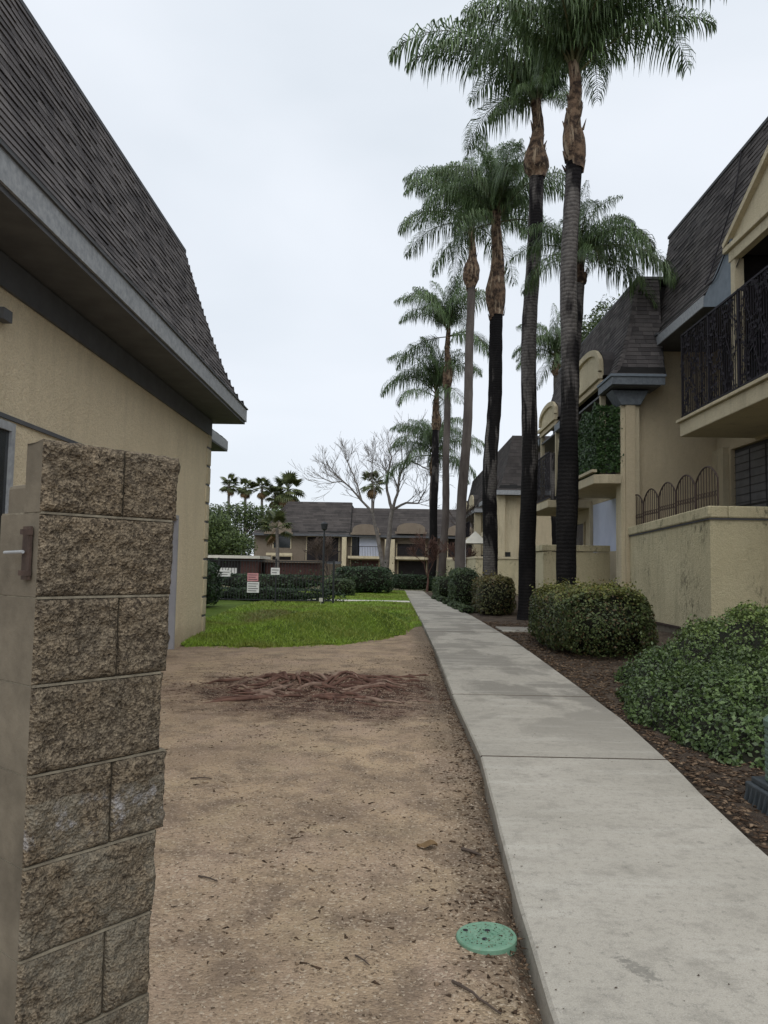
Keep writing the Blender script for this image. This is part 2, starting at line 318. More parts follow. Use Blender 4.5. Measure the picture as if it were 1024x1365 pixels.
class MB:
    def __init__(s): s.v = []; s.f = []; s.mi = []; s.cur = 0
    def add(s, V, F):
        o = len(s.v); s.v += [tuple(p) for p in V]; s.f += [tuple(i+o for i in f) for f in F]; s.mi += [s.cur]*len(F); return s
    def box(s, x0, x1, y0, y1, z0, z1):
        return s.add([(x0, y0, z0), (x1, y0, z0), (x1, y1, z0), (x0, y1, z0), (x0, y0, z1), (x1, y0, z1), (x1, y1, z1), (x0, y1, z1)],
                     [(0, 3, 2, 1), (4, 5, 6, 7), (0, 1, 5, 4), (1, 2, 6, 5), (2, 3, 7, 6), (3, 0, 4, 7)])
    def prism(s, pts, a, b, axis='x'):
        """pts: polygon in the two other axes; extruded from a to b along axis"""
        n = len(pts)
        def P(p, h): return {'x': (h, p[0], p[1]), 'y': (p[0], h, p[1]), 'z': (p[0], p[1], h)}[axis]
        V = [P(p, a) for p in pts]+[P(p, b) for p in pts]
        F = [tuple(range(n))[::-1], tuple(range(n, 2*n))]+[(i, (i+1) % n, n+(i+1) % n, n+i) for i in range(n)]
        return s.add(V, F)
    def tube(s, P, R, n=6, cap=True):
        P = [Vector(p) for p in P]; V = []; F = []
        up = Vector((0, 0, 1)); prev = None
        for i, p in enumerate(P):
            d = (P[min(i+1, len(P)-1)]-P[max(i-1, 0)]).normalized()
            a = d.cross(up)
            if a.length < .05: a = d.cross(Vector((1, 0, 0)))
            if prev is not None:
                q_ = prev-d*prev.dot(d)
                if q_.length > .05: a = q_
            a.normalize(); prev = a.copy(); b = d.cross(a).normalized()
            for k in range(n):
                t_ = 2*math.pi*k/n; V.append(p+(a*math.cos(t_)+b*math.sin(t_))*R[i])
        for i in range(len(P)-1):
            for k in range(n):
                F.append((i*n+k, i*n+(k+1) % n, (i+1)*n+(k+1) % n, (i+1)*n+k))
        if cap: F += [tuple(range(n)), tuple(range((len(P)-1)*n, len(P)*n))[::-1]]
        return s.add(V, F)
    def build(s, name, mat, parent=None, smooth=False, loc=None, bevel=0, local=False):
        me = bpy.data.meshes.new(name)
        if local: org = Vector((0, 0, 0))
        elif parent is not None: org = ORG.get(parent, Vector((0, 0, 0)))
        else: org = Vector(loc) if loc is not None else Vector((0, 0, 0))
        me.from_pydata([tuple(Vector(p)-org) for p in s.v], [], s.f); me.update()
        for m in (mat if isinstance(mat, list) else [mat]): me.materials.append(m)
        if isinstance(mat, list): me.polygons.foreach_set('material_index', s.mi)
        if smooth: me.polygons.foreach_set('use_smooth', [True]*len(me.polygons))
        o = link(name, me, parent)
        if parent is None: o.location = org
        ORG[o] = org
        if bevel:
            b = o.modifiers.new('bevel', 'BEVEL'); b.width = bevel; b.segments = 2; b.limit_method = 'ANGLE'
        return o
def N3(x, y, z): return noise.noise(Vector((x, y, z)))

# ------------------------------------------------------------------ terrain
LX, LY = [.50, .57, .58, .61, .75, .75, .82, .84, .80, .78, .78], [-3, 1, 2.76, 3.74, 6.55, 9.63, 14.86, 21.8, 34, 50, 54]
RX, RY = [1.95, 2.0, 2.1, 2.18, 2.28, 2.43, 2.5, 2.66, 2.6, 2.25, 2.0, 2.0], [-3, 2.7, 4.45, 5.44, 6.29, 8.17, 10.71, 16.7, 25.7, 34, 39.6, 54]
def pl(y): return float(np.interp(y, LY, LX))
def pr(y): return float(np.interp(y, RY, RX))
def zground(x, y):
    z = -.055+.022*N3(x*.9, y*.9, 1)+.010*N3(x*3.5, y*3.5, 5)+.004*N3(x*11, y*11, 9)
    z += .12*math.exp(-((x+.8)/1.6)**2-((y-10.2)/.7)**2)*(1+1.1*N3(x*3, y*3, 3))
    if x > 2.6: z += min(.12, .035*(x-2.6))
    if y > 30: z += 0
    l, r = pl(y), pr(y)
    if -4 < y < 55:
        if l-.02 < x < r+.02: z = -.15
        elif l-.25 < x <= l-.02: z = min(z, -.06)
    # below the lawn
    if y > 15 and x < .8 and inside_lawn(x, y): z = zlawn(x, y)-.06
    return z
def lawn_front(x):
    return float(np.interp(x, [-12, -4.2, -3.6, -2.4, -1.1, -.3, .3, .62], [14.9, 15.0, 15.2, 15.15, 15.9, 17.1, 18.6, 21.5])) + .12*N3(x*2.5, 3, 1)+.05*N3(x*9, 3, 1)
def inside_lawn(x, y): return y > lawn_front(x) and x < pl(y)-.03 and y < 51
def zlawn(x, y):
    f = y-lawn_front(x)
    z = .0+.05*(1-math.exp(-max(f, 0)/.3))
    z += min(1, max(0, f-.1)/1.3)*min(1, max(0, (pl(y)-x-.1)/1.2))*.50*math.exp(-((y-(18.0+.55*(x+2)))/1.8)**2)*min(1, max(0, (x+4.2)/2.5)) - .34*math.exp(-((y-23.0)/2.8)**2-((x+2.2)/2.6)**2)
    z += .03*N3(x*.8, y*.5, 2)
    if x > .3: z *= max(.3, 1-(x-.3)*1.2)
    return z
xs = np.concatenate([[-300, -120, -60, -35, -22, -14], np.arange(-10, -5, .5), np.arange(-5, 7, .1), np.arange(7, 13, .75), [16, 25, 40, 80, 160, 300]])
ys = np.concatenate([[-60, -20, -8, -3, 0], np.arange(1.5, 22, .1), np.arange(22, 52, .6), [54, 58, 64, 72, 85, 110, 160, 260, 420]])
V = np.array([(x, y, zground(x, y)) for y in ys for x in xs]); nx = len(xs)
ii = np.arange(len(ys)-1)[:, None]*nx+np.arange(nx-1)[None, :]
F = np.stack([ii, ii+1, ii+nx+1, ii+nx], -1).reshape(-1, 4)
g = link('dirt_ground', np_mesh('dirt_ground', V, F, M['dirt'], True)); tag(g, kind='structure')
# planting bed on the right of the path
bx, by = np.linspace(0, 1, 46), np.concatenate([np.arange(-2, 22, .14), np.arange(22, 50, .6)])
def zbed(x, y): return zground(x, y)+.035+.03*N3(x*4, y*4, 7)+.014*N3(x*14, y*14, 2)
V = []
for y in by:
    r = pr(y)+.015+.03*N3(y*3, 0, 4)*0
    for u in bx:
        x = r+(8.9-r)*u; V.append((x, y, (zbed(x, y) if u > 0 else -.05)))
nb = len(bx); ii = np.arange(len(by)-1)[:, None]*nb+np.arange(nb-1)[None, :]
F = np.stack([ii, ii+1, ii+nb+1, ii+nb], -1).reshape(-1, 4)
o = link('planting_bed', np_mesh('planting_bed', V, F, M['mulch'], True)); tag(o, kind='structure')
# lawn
ly = np.concatenate([np.linspace(0, 1, 30)**1.4*3, 3+np.linspace(.02, 1, 60)*33])
lx = np.concatenate([np.linspace(-12, -4.2, 14), np.linspace(-4.1, .6, 66)]); V = []
for q in ly:
    for x in lx:
        f0 = lawn_front(min(x, .62)); y = min(f0+q*(51-f0)/36, 51); X = min(x, pl(y)-.03) if x < .55 else pl(y)-.03
        V.append((X, y, zlawn(X, y)-.02 if q > 0 else zlawn(X, y)-.08))
nb = len(lx); ii = np.arange(len(ly)-1)[:, None]*nb+np.arange(nb-1)[None, :]
F = np.stack([ii, ii+1, ii+nb+1, ii+nb], -1).reshape(-1, 4)
o = link('lawn', np_mesh('lawn', V, F, M['lawn'], True)); tag(o, kind='structure')
# grass blades
pts = []
while len(pts) < 90000:
    y = 14.8+(RNG.random()**2.0)*34; x = -5.5+RNG.random()*6.4
    if inside_lawn(x, y+.04+.08*RNG.random()) and not (33.4 < y < 34.6): pts.append((x, y, zlawn(x, y)-.02))
k_ = 0
while k_ < 2600:
    x = -4.0+RNG.random()*4.6; y = lawn_front(x)-abs(RNG.normal(0, .16))+.1
    if N3(x*3.1, y*3.1, 2) > -.05 and x < pl(y)-.04: pts.append((x, y, zground(x, y)-.005)); k_ += 1
P = np.array(pts); n = len(P)
dist = P[:, 1]; w = .006+.0009*(dist-15).clip(0)*.7; h = (.03+.038*RNG.random(n))
a = RNG.random(n)*6.283; lean = RNG.normal(0, .035, (n, 2))
A = P+np.stack([np.cos(a)*w, np.sin(a)*w, 0*a], 1); B = P-np.stack([np.cos(a)*w, np.sin(a)*w, 0*a], 1); C = P+np.stack([lean[:, 0], lean[:, 1], h], 1)
V = np.stack([A, B, C], 1).reshape(-1, 3)
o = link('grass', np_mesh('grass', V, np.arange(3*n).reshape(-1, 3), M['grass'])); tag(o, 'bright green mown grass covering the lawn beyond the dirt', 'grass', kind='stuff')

# ------------------------------------------------------------------ concrete footpath
fp = bpy.data.objects.new('footpath', None); COL.objects.link(fp); ORG[fp] = Vector((0, 0, 0)); tag(fp, kind='structure')
joints = [-3, 1.5, 6.52, 9.62, 14.8, 19.0, 23.8, 28.8, 33.4, 38, 42.6, 47.2, 51.5]
for j, (a, b) in enumerate(zip(joints[:-1], joints[1:])):
    k = 12; a2, b2 = a+.018, b-.018; V = []; F = []
    dz = [.004, 0, .0, .006, -.004, .003, 0, 0, 0, 0, 0, 0][j]
    Y = np.linspace(a2, b2, k)
    def row(y, inset, z): return [(pl(y)+inset, y, z), (pr(y)-inset, y, z)]
    ring_y = [a2]+list(Y)+[b2]
    for i, y in enumerate(Y):
        yy = y+(.004 if i == 0 else -.004 if i == k-1 else 0)
        wob = .006*N3(y*2, 1, 1)
        V += [(pl(y)-.004, y, -.14), (pl(y)+wob, y, -.012), (pl(y)+.014+wob, yy, dz), (pr(y)-.014+wob, yy, dz), (pr(y)+wob, y, -.012), (pr(y)+.004, y, -.14)]
    for i in range(k-1):
        for c_ in range(5): F.append((i*6+c_, i*6+c_+1, (i+1)*6+c_+1, (i+1)*6+c_))
    F += [(0, 5, 4, 1), (1, 4, 3, 2)]; e = (k-1)*6; F += [(e+0, e+1, e+4, e+5), (e+1, e+2, e+3, e+4)]
    MB().add(V, F).build('path_slab', M['concrete'], fp)
    if j: MB().box(pl(a)+.004, pr(a)-.004, a-.0175, a+.0175, -.13, -.002).build('joint_filler', M['mulch'], fp)
# stepping pad joining the path, thin cross walk over the lawn, cross walk at the end
MB().box(2.72, 3.75, 19.1, 20.5, -.12, .03).build('stepping_pad', M['concrete'], fp, bevel=.015)
o = MB().box(-9, .74, 33.6, 34.5, -.12, .055).build('cross_walk', M['concrete_light'], None, bevel=.02); tag(o, kind='structure')

# ------------------------------------------------------------------ shingled roof faces
def shingle_mesh(w, h, th, mat, seed):
    r = random.Random(seed); q = r.uniform(-.006, .006)
    V = [(0, 0, .0), (w, 0, 0), (w, h, -.002), (0, h, -.002), (0, q, th), (w, r.uniform(-.006, .006), th), (w, h, .003), (0, h, .003)]
    F = [(0, 3, 2, 1), (4, 5, 6, 7), (0, 1, 5, 4), (1, 2, 6, 5), (2, 3, 7, 6), (3, 0, 4, 7)]
    me = bpy.data.meshes.new('shingle'); me.from_pydata(V, [], F); me.materials.append(mat); return me
SHM = {}
def roof_face(parent, A, B, D, C, rows_h=.14, w=.30, flare=.72, nparts=300, skip=None, near=Vector((0, 0, 1.5)), mat='shingle', outward=None, joined_mesh=True):
    """A-B eave line, D-C top line (D over A). Shingles in courses. outward: rough outward direction"""
    A, B, D, C = map(Vector, (A, B, D, C)); org = ORG[parent]
    def S_(u, v):
        h = v**flare
        p0 = A.lerp(B, u); p1 = D.lerp(C, u)
        return Vector((p0.x+(p1.x-p0.x)*h, p0.y+(p1.y-p0.y)*h, p0.z+(p1.z-p0.z)*v))
    # deck
    mb = MB(); nv, nu = 8, 24
    for i in range(nv+1):
        for k in range(nu+1):
            mb.v.append(S_(k/nu, i/nv))
    for i in range(nv):
        for k in range(nu):
            c = (S_((k+.5)/nu, (i+.5)/nv))
            if skip and skip(c.y, c.z): continue
            a_ = i*(nu+1)+k; mb.f.append((a_, a_+1, a_+nu+2, a_+nu+1)); mb.mi.append(0)
    mb.build('roof_deck', M['roof_deck'], parent)
    slope = (D-A).length; nr = max(2, int(round(slope/rows_h)))
    items = []
    for i in range(nr):
        v = i/nr; p0 = S_(0, v); p1 = S_(1, v); L = (p1-p0).length; uv = (p1-p0).normalized()
        L1 = (S_(1, min(1, (i+1)/nr))-S_(0, min(1, (i+1)/nr))).length; q0 = S_(.5, v); q1 = S_(.5, min(1, (i+1)/nr)); up = (q1-q0); up = (up-uv*up.dot(uv)).normalized()
        nrm = uv.cross(up).normalized()
        if nrm.dot(outward) < 0: nrm = -nrm
        hh = (q1-q0).length*1.12
        off = -random.random()*w
        # left and right borders follow the hip lines
        x = off
        while x < L:
            ww = w*random.choice((.85, 1, 1.15)); x0 = max(x, (L-L1)*.25 if L1 < L else 0); x1 = min(x+ww-.006, L-(L-L1)*.5 if L1 < L else L)
            if x1-x0 > .04:
                p = p0+uv*x0+nrm*.004
                c = p+uv*(x1-x0)/2+up*hh/2
                if not (skip and skip(c.y, c.z)): items.append(((c-near).length, p, uv, up, nrm, x1-x0, hh))
            x += ww
    items.sort(key=lambda t_: t_[0])
    for (d, p, uv, up, nrm, ww, hh) in items[:nparts]:
        key = (mat, round(ww, 2), round(hh, 2), random.randrange(2))
        if key not in SHM: SHM[key] = shingle_mesh(key[1], key[2], .019, M[mat], len(SHM))
        o = bpy.data.objects.new('shingle', SHM[key]); COL.objects.link(o); o.parent = parent
        flip = 1 if uv.cross(up).dot(nrm) > 0 else -1
        if flip == 1: m = Matrix((uv, up, nrm)).transposed().to_4x4()
        else:
            p = p+uv*ww; m = Matrix((-uv, up, nrm)).transposed().to_4x4()
        m.translation = p-org; o.matrix_local = m
    if len(items) > nparts:
        mb = MB()
        for (d, p, uv, up, nrm, ww, hh) in items[nparts:]:
            th = .019*random.uniform(.5, 1.4); j = random.uniform(-.012, .012)
            c = [p, p+uv*ww, p+uv*ww+up*hh, p+up*hh, p+nrm*th+up*j, p+uv*ww+nrm*th+up*j, p+uv*ww+up*hh+nrm*.003, p+up*hh+nrm*.003]
            mb.add(c, [(4, 5, 6, 7), (0, 1, 5, 4), (1, 2, 6, 5), (3, 0, 4, 7)])
        o = mb.build('shingles', M[mat], parent); o['kind'] = 'stuff'
    return S_

# ------------------------------------------------------------------ left building
lb = thing('apartment_building', 'cream stucco building with dark mansard roof filling the left side behind the block pillar', 'building', (-4.1, 10, 0))
def part(mb, name, mat, par, **k): return mb.build(name, M[mat] if isinstance(mat, str) else mat, par, **k)
mb = MB()
mb.box(-12, -4.1, 3, 13.2, .0-.3, 4.72); mb.box(-12, -4.1, 14.5, 16.8, -.3, 4.72); mb.box(-12, -4.1, 13.2, 14.5, 2.42, 4.72); mb.box(-12, -4.35, 13.2, 14.5, -.3, 2.42)
part(mb, 'wall', 'stucco_left', lb)
wg = part(MB().box(-12, -5.5, 16.8, 22.0, -.3, 5.0), 'wing_wall', 'stucco_left', lb)
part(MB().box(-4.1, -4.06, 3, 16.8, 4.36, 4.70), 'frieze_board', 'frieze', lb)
part(MB().box(-4.345, -4.30, 13.26, 14.46, -.1, 2.38), 'door', 'door_grey', lb, bevel=.004)
part(MB().box(-4.2, -4.085, 14.46, 14.53, -.1, 2.45).box(-4.2, -4.085, 13.17, 13.24, -.1, 2.45).box(-4.2, -4.085, 13.24, 14.46, 2.38, 2.45), 'door_frame', 'door_grey', lb)
part(MB().box(-4.13, -4.075, 3, 13.1, 3.03, 3.075), 'wall_groove_trim', 'frieze', lb)
wf = part(MB().box(-4.14, -4.03, 6.4, 8.03, 2.9, 2.99).box(-4.14, -4.03, 6.4, 8.03, 1.3, 1.38).box(-4.14, -4.03, 7.95, 8.03, 1.38, 2.9).box(-4.14, -4.03, 6.4, 6.48, 1.38, 2.9), 'window', 'fascia', lb)
part(MB().box(-4.12, -4.06, 6.48, 7.95, 1.38, 2.9), 'pane', 'glass', wf)
part(MB().box(-4.14, -4.0, 7.6, 7.78, 4.0, 4.12), 'wall_bracket', 'soffit', lb)
# quoins on the far corner
for k in range(11):
    z0 = .05+k*.405; wq = .36 if k % 2 else .26
    part(MB().box(-4.13, -4.07, 16.86-wq, 16.84, z0, z0+.355).box(-4.2, -4.07, 16.8, 16.84, z0, z0+.355), 'quoin', 'stucco_trim', lb, bevel=.012)
    part(MB().box(-4.16, -4.085, 16.72-wq*.5, 16.835, z0+.36, z0+.40), 'quoin_joint', 'soffit', lb)
# eave
rf = ORG  # alias
roof = part(MB().box(-12, -4.5, 3.4, 16.0, 4.95, 8.0), 'roof', 'roof_deck', lb)
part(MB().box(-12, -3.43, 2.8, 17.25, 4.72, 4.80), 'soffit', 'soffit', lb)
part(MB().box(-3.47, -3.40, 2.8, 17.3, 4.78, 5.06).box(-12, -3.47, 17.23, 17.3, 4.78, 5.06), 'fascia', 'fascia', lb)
part(MB().box(-3.48, -3.375, 2.8, 17.32, 5.06, 5.085), 'drip_edge', 'soffit', lb)
roof_face(roof, (-3.42, 2.8, 5.07), (-3.42, 17.28, 5.07), (-4.55, 2.8, 8.16), (-4.55, 15.85, 8.16), .135, .30, .72, 300, outward=Vector((1, 0, .3)), near=Vector((-3, 3, 1.5)))
roof_face(roof, (-3.42, 17.3, 5.07), (-12, 17.3, 5.07), (-4.55, 15.85, 8.16), (-12, 15.85, 8.16), .16, .32, .72, 0, outward=Vector((0, 1, .3)))
part(MB().box(-12, -4.52, 2.8, 15.88, 8.14, 8.2), 'ridge_cap', 'soffit', roof)
# lower wing eave beyond
part(MB().box(-12, -4.9, 17.4, 22.2, 4.82, 4.88), 'wing_soffit', 'soffit', lb)
part(MB().box(-4.96, -4.89, 17.4, 22.2, 4.86, 5.12), 'wing_fascia', 'fascia', lb)
wr = part(MB().box(-12, -6.5, 17.3, 21.4, 5.12, 7.5), 'wing_roof', 'roof_deck', lb)
roof_face(wr, (-4.91, 17.35, 5.13), (-4.91, 22.2, 5.13), (-6.4, 17.35, 7.6), (-6.4, 21.2, 7.6), .18, .32, .6, 0, outward=Vector((1, 0, .3)))

# ------------------------------------------------------------------ split-face block pillar (foreground left)
pil = thing('block_pillar', 'tall pillar of brown split-face concrete blocks at the left edge in front', 'pillar', (-.80, 1.82, 0))
e1 = Vector((.31, .80, 0)).normalized()      # along the split face, away to the right
e1 = Vector((math.sin(math.radians(38)), math.cos(math.radians(38)), 0)); e2 = Vector((-e1.y, e1.x, 0))  # e2: depth, to the left and away
PC = Vector((-.825, 1.775, 0))
def block(s0, s1, z0, z1, dep, seed, sm=.0, round_tl=0):
    ns, nz_ = max(12, int((s1-s0)/.0055)), int((z1-z0)/.0055)
    V = []; F = []; r = random.Random(seed); ox = r.uniform(0, 50)
    for j in range(nz_+1):
        for i in range(ns+1):
            u, v = i/ns, j/nz_; s = s0+(s1-s0)*u; z = z0+(z1-z0)*v
            edge = min(u*(s1-s0), (1-u)*(s1-s0), v*(z1-z0), (1-v)*(z1-z0))
            bul = min(1, edge/.014)**.5
            q = Vector((s*1.0+ox, z, seed))
            d = .010*bul+bul*(.011*noise.noise(q*9)+.0075*noise.noise(q*30)+.0055*noise.noise(q*85)+.004*noise.noise(q*170))
            s_, z_ = s, z
            if u == 1 and s1 > .3: s_ += .014*noise.noise(Vector((z*13, seed, 3)))+.008*noise.noise(Vector((z*50, seed, 3)))
            if v == 1: z_ += .003*noise.noise(Vector((s*40, seed, 1)))
            p = PC+e1*s_-e2*d; V.append((p.x, p.y, z_))
    W_ = ns+1
    for j in range(nz_):
        for i in range(ns): F.append((j*W_+i, j*W_+i+1, (j+1)*W_+i+1, (j+1)*W_+i))
    # back ring
    o = len(V); mi = [0]*len(F)
    border = [(0, i) for i in range(W_)]+[(j, ns) for j in range(1, nz_+1)]+[(nz_, i) for i in range(ns-1, -1, -1)]+[(j, 0) for j in range(nz_-1, 0, -1)]
    for (j, i) in border:
        s = s0+(s1-s0)*i/ns; z = z0+(z1-z0)*j/nz_; dd = dep
        p = PC+e1*s+e2*dd; V.append((p.x, p.y, z - (.012 if (j == nz_ and sm) else 0)))
    n_ = len(border)
    for k in range(n_):
        a = border[k]; b = border[(k+1) % n_]
        F.append((a[0]*W_+a[1], o+k, o+(k+1) % n_, b[0]*W_+b[1])); mi.append(1)
    F.append(tuple(range(o, o+n_))); mi.append(1)
    mb = MB(); mb.v = V; mb.f = F; mb.mi = mi
    b = mb.build('block', [M['block'], M['block_smooth']], pil); 
    for p_ in b.data.polygons:
        if p_.material_index == 0: p_.use_smooth = True
ends = [.378, .370, .366, .352, .372, .352, .345, .35, .35, .35]
zs = [1.835, 1.66, 1.462, 1.26, 1.057, .854, .651, .448, .245, .04, -.15]
for k in range(10):
    z1, z0 = zs[k], zs[k+1]+.004; en = ends[k]; dep = .075 if k == 0 else .19
    if k % 2 == 0:
        block(0, .214, z0, z1, dep, k*3+1, 1 if k == 0 else 0); block(.218, en, z0, z1, dep, k*3+2, 1 if k == 0 else 0)
    else: block(0, en, z0, z1, dep, k*3+1)
def obox(s0, s1, d0, d1, z0, z1):
    m = MB(); c = [PC+e1*s+e2*d for s, d in ((s0, d0), (s1, d0), (s1, d1), (s0, d1))]
    return m.add([(p.x, p.y, z0) for p in c]+[(p.x, p.y, z1) for p in c], [(0, 3, 2, 1), (4, 5, 6, 7), (0, 1, 5, 4), (1, 2, 6, 5), (2, 3, 7, 6), (3, 0, 4, 7)])
for k in range(1, 10): obox(.002, ends[k]-.006, -.006, dep, zs[k]-.001, zs[k]+.0045).build('mortar', M['mortar'], pil)
obox(.006, .33, .008, .07, -.15, 1.82).build('pillar_core', M['block_dark'], pil)
obox(.01, .335, .075, .185, -.15, 1.735).build('grout_core', M['block_smooth'], pil, bevel=.01)
gl = thing('gate_latch', 'small rusty gate latch fixed to the side of the block pillar', 'latch', tuple(PC+Vector((0, 0, 1.57))))
obox(-.004+.0, .0+.0-.010, .02, .055, 1.505, 1.63).build('latch_plate', M['iron_brown'], gl)
obox(-.03, -.004, .018, .028, 1.61, 1.622).build('lug', M['iron_brown'], gl); obox(-.03, -.004, .018, .028, 1.515, 1.527).build('lug', M['iron_brown'], gl)
a_ = PC+e1*-.02+e2*.03; b_ = PC+e1*-.02+e2*.12
MB().tube([(a_.x, a_.y, 1.57), (b_.x, b_.y, 1.568)], [.004, .004], 8).build('latch_rod', M['fascia'], gl)

# ------------------------------------------------------------------ right-hand row of houses
def arch_pts(y0, y1, z0, rise, n=14, foot=.12):
    P_ = [(y0, z0), (y1, z0)]; c = (y0+y1)/2; h = (y1-y0)/2
    return P_+[(c+h*math.cos(math.pi*k/n), z0+foot+rise*math.sin(math.pi*k/n)**.62) for k in range(n+1)]
def louvre_window(par, x, y0, y1, z0, z1, nm=3, frame='stucco_trim', pane='glass'):
    w_ = part(MB().box(x-.05, x+.04, y0, y0+.06, z0, z1).box(x-.05, x+.04, y1-.06, y1, z0, z1).box(x-.05, x+.04, y0+.06, y1-.06, z1-.06, z1).box(x-.05, x+.04, y0+.06, y1-.06, z0, z0+.06), 'window', frame, par)
    part(MB().box(x, x+.02, y0+.06, y1-.06, z0+.06, z1-.06), 'pane', pane, w_)
    for k in range(1, nm):
        yy = y0+(y1-y0)*k/nm; part(MB().box(x-.03, x-.002, yy-.015, yy+.015, z0+.06, z1-.06), 'mullion', 'dark_metal', w_)
    return w_

# ---- house nearest on the right
b1 = thing('row_house', 'tall cream row house with triangular dormer and ornate iron screen at the right edge', 'house', (9.2, 15, 0))
mb = MB()
mb.box(9.2, 16, 4, 17.4, -.2, 8.2).box(9.2, 16, 21.05, 22.3, -.2, 8.2).box(9.2, 16, 17.4, 21.05, 4.92, 8.2).box(9.2, 16, 17.4, 21.05, -.2, 1.9).box(9.6, 16, 17.4, 21.05, 1.9, 4.92)
part(mb, 'wall', 'stucco_house', b1)
part(MB().box(9.02, 9.2, 21.15, 21.5, 1.5, 5.0).box(9.06, 9.2, 21.62, 21.95, 1.5, 5.0), 'pilaster', 'stucco_trim', b1, bevel=.01)
dr = part(MB().box(9.3, 9.4, 17.4, 21.0, 1.9, 4.9), 'patio_door', 'dark_metal', b1)
for k in range(4):
    y0 = 17.5+k*.88; part(MB().box(9.28, 9.3, y0, y0+.8, 2.0, 3.3).box(9.28, 9.3, y0, y0+.8, 3.36, 4.8), 'pane', 'blind', dr)
for k in range(9):
    part(MB().box(9.26, 9.278, 17.45, 20.98, 3.0+k*.21, 3.008+k*.21), 'louvre', 'dark_metal', dr)
# balcony
part(MB().box(7.3, 9.19, 10, 19.65, 5.0, 5.36), 'balcony_slab', 'stucco_trim', b1, bevel=.02)
part(MB().box(7.22, 7.4, 9.95, 19.72, 5.36, 5.44), 'balcony_edge', 'stucco_trim', b1, bevel=.015)
scr = thing('iron_screen', 'dark ornate wrought iron screen around the nearest right-hand balcony', 'railing', (7.35, 15, 5.4))
for y in (19.55, 17.9, 16.3, 14.7, 13.1, 11.55, 10.05): part(MB().box(7.32, 7.37, y-.025, y+.025, 5.44, 7.66), 'post', 'iron', scr)
part(MB().box(7.32, 7.36, 10, 19.6, 7.60, 7.65), 'top_rail', 'iron', scr); part(MB().box(7.32, 7.36, 10, 19.6, 5.50, 5.54), 'bottom_rail', 'iron', scr)
part(MB().box(7.36, 9.19, 19.53, 19.57, 7.60, 7.65).box(7.36, 9.19, 19.53, 19.57, 5.50, 5.54), 'return_rail', 'iron', scr)
bm_ = MB().box(7.335, 7.350, -.0075, .0075, 5.54, 7.6).build('baluster', M['iron'], scr)
bm_.location.y = 0
base_me = bm_.data; first = True
for k in range(86):
    y = 10.12+k*.11
    if first: o = bm_; first = False
    else: o = bm_.copy(); COL.objects.link(o)
    o.location = (0, y, 0)
for (ya, yb) in ((17.95, 19.5), (16.35, 17.85), (14.75, 16.25), (13.15, 14.65), (11.6, 13.05), (10.1, 11.5)):
    mb = MB(); r = random.Random(int(ya*10))
    for c in range(5):
        yc = ya+(yb-ya)*(c+.5)/5
        P_ = [(7.325, yc+.13*math.sin(z*4.2+c*2.2), 5.55+z) for z in np.linspace(0, 2.02, 22)]
        mb.tube(P_, [.010]*22, 4)
        for z in np.linspace(.05, 1.98, 15):
            for sg in (-1, 1):
                yy = yc+.13*math.sin(z*4.2+c*2.2)+sg*r.uniform(.03, .12); zz = 5.55+z+r.uniform(-.04, .04); L_ = r.uniform(.045, .09); an = r.uniform(0, 6.28)
                ca, sa = math.cos(an)*L_, math.sin(an)*L_
                mb.add([(7.322, yy-ca, zz-sa), (7.312, yy+sa*.5, zz-ca*.5), (7.322, yy+ca, zz+sa), (7.33, yy-sa*.5, zz+ca*.5)], [(0, 1, 2, 3)])
                # small curl
                P2_ = [(7.325, yy+.035*math.cos(q)*(1-q/9), zz+.035*math.sin(q)*(1-q/9)) for q in np.linspace(0, 5, 7)]
                mb.tube(P2_, [.006]*7, 3)
    part(mb, 'scrollwork', 'iron', scr)['kind'] = 'stuff'
mb = MB()
for k in range(14): mb.box(7.45+k*.125, 7.465+k*.125, 19.54, 19.555, 5.54, 7.6)
part(mb, 'return_bars', 'iron', scr)
# roof
r1 = part(MB().box(8.3, 16, 4, 22.2, 8.2, 11.4), 'roof', 'roof_deck', b1)
def skip1(y, z): return y < 16.72 and z < 8.72+.5*(16.7-y) if y > 10.15 else False
roof_face(r1, (7.38, 8, 8.22), (7.38, 22.45, 8.22), (8.2, 8, 11.62), (8.2, 22.75, 11.62), .14, .30, .72, 300, skip=skip1, outward=Vector((-1, 0, .3)), near=Vector((4, 15, 1.5)))
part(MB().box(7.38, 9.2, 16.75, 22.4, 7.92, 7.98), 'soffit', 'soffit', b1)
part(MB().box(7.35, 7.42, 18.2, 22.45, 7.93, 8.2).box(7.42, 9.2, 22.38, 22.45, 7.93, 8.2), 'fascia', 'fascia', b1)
part(MB().box(7.30, 7.42, 21.3, 22.48, 8.2, 8.26), 'gutter_end', 'soffit', b1)
part(MB().box(8.15, 16, 8, 22.78, 11.6, 11.68), 'ridge_cap', 'soffit', r1)
part(MB().prism([(18.22, 7.93), (18.22, 8.1), (17.6, 8.42), (17.1, 8.72), (16.7, 9.15), (16.7, 7.5), (17.3, 7.62)], 7.36, 7.5), 'cheek_panel', 'cheek', b1)
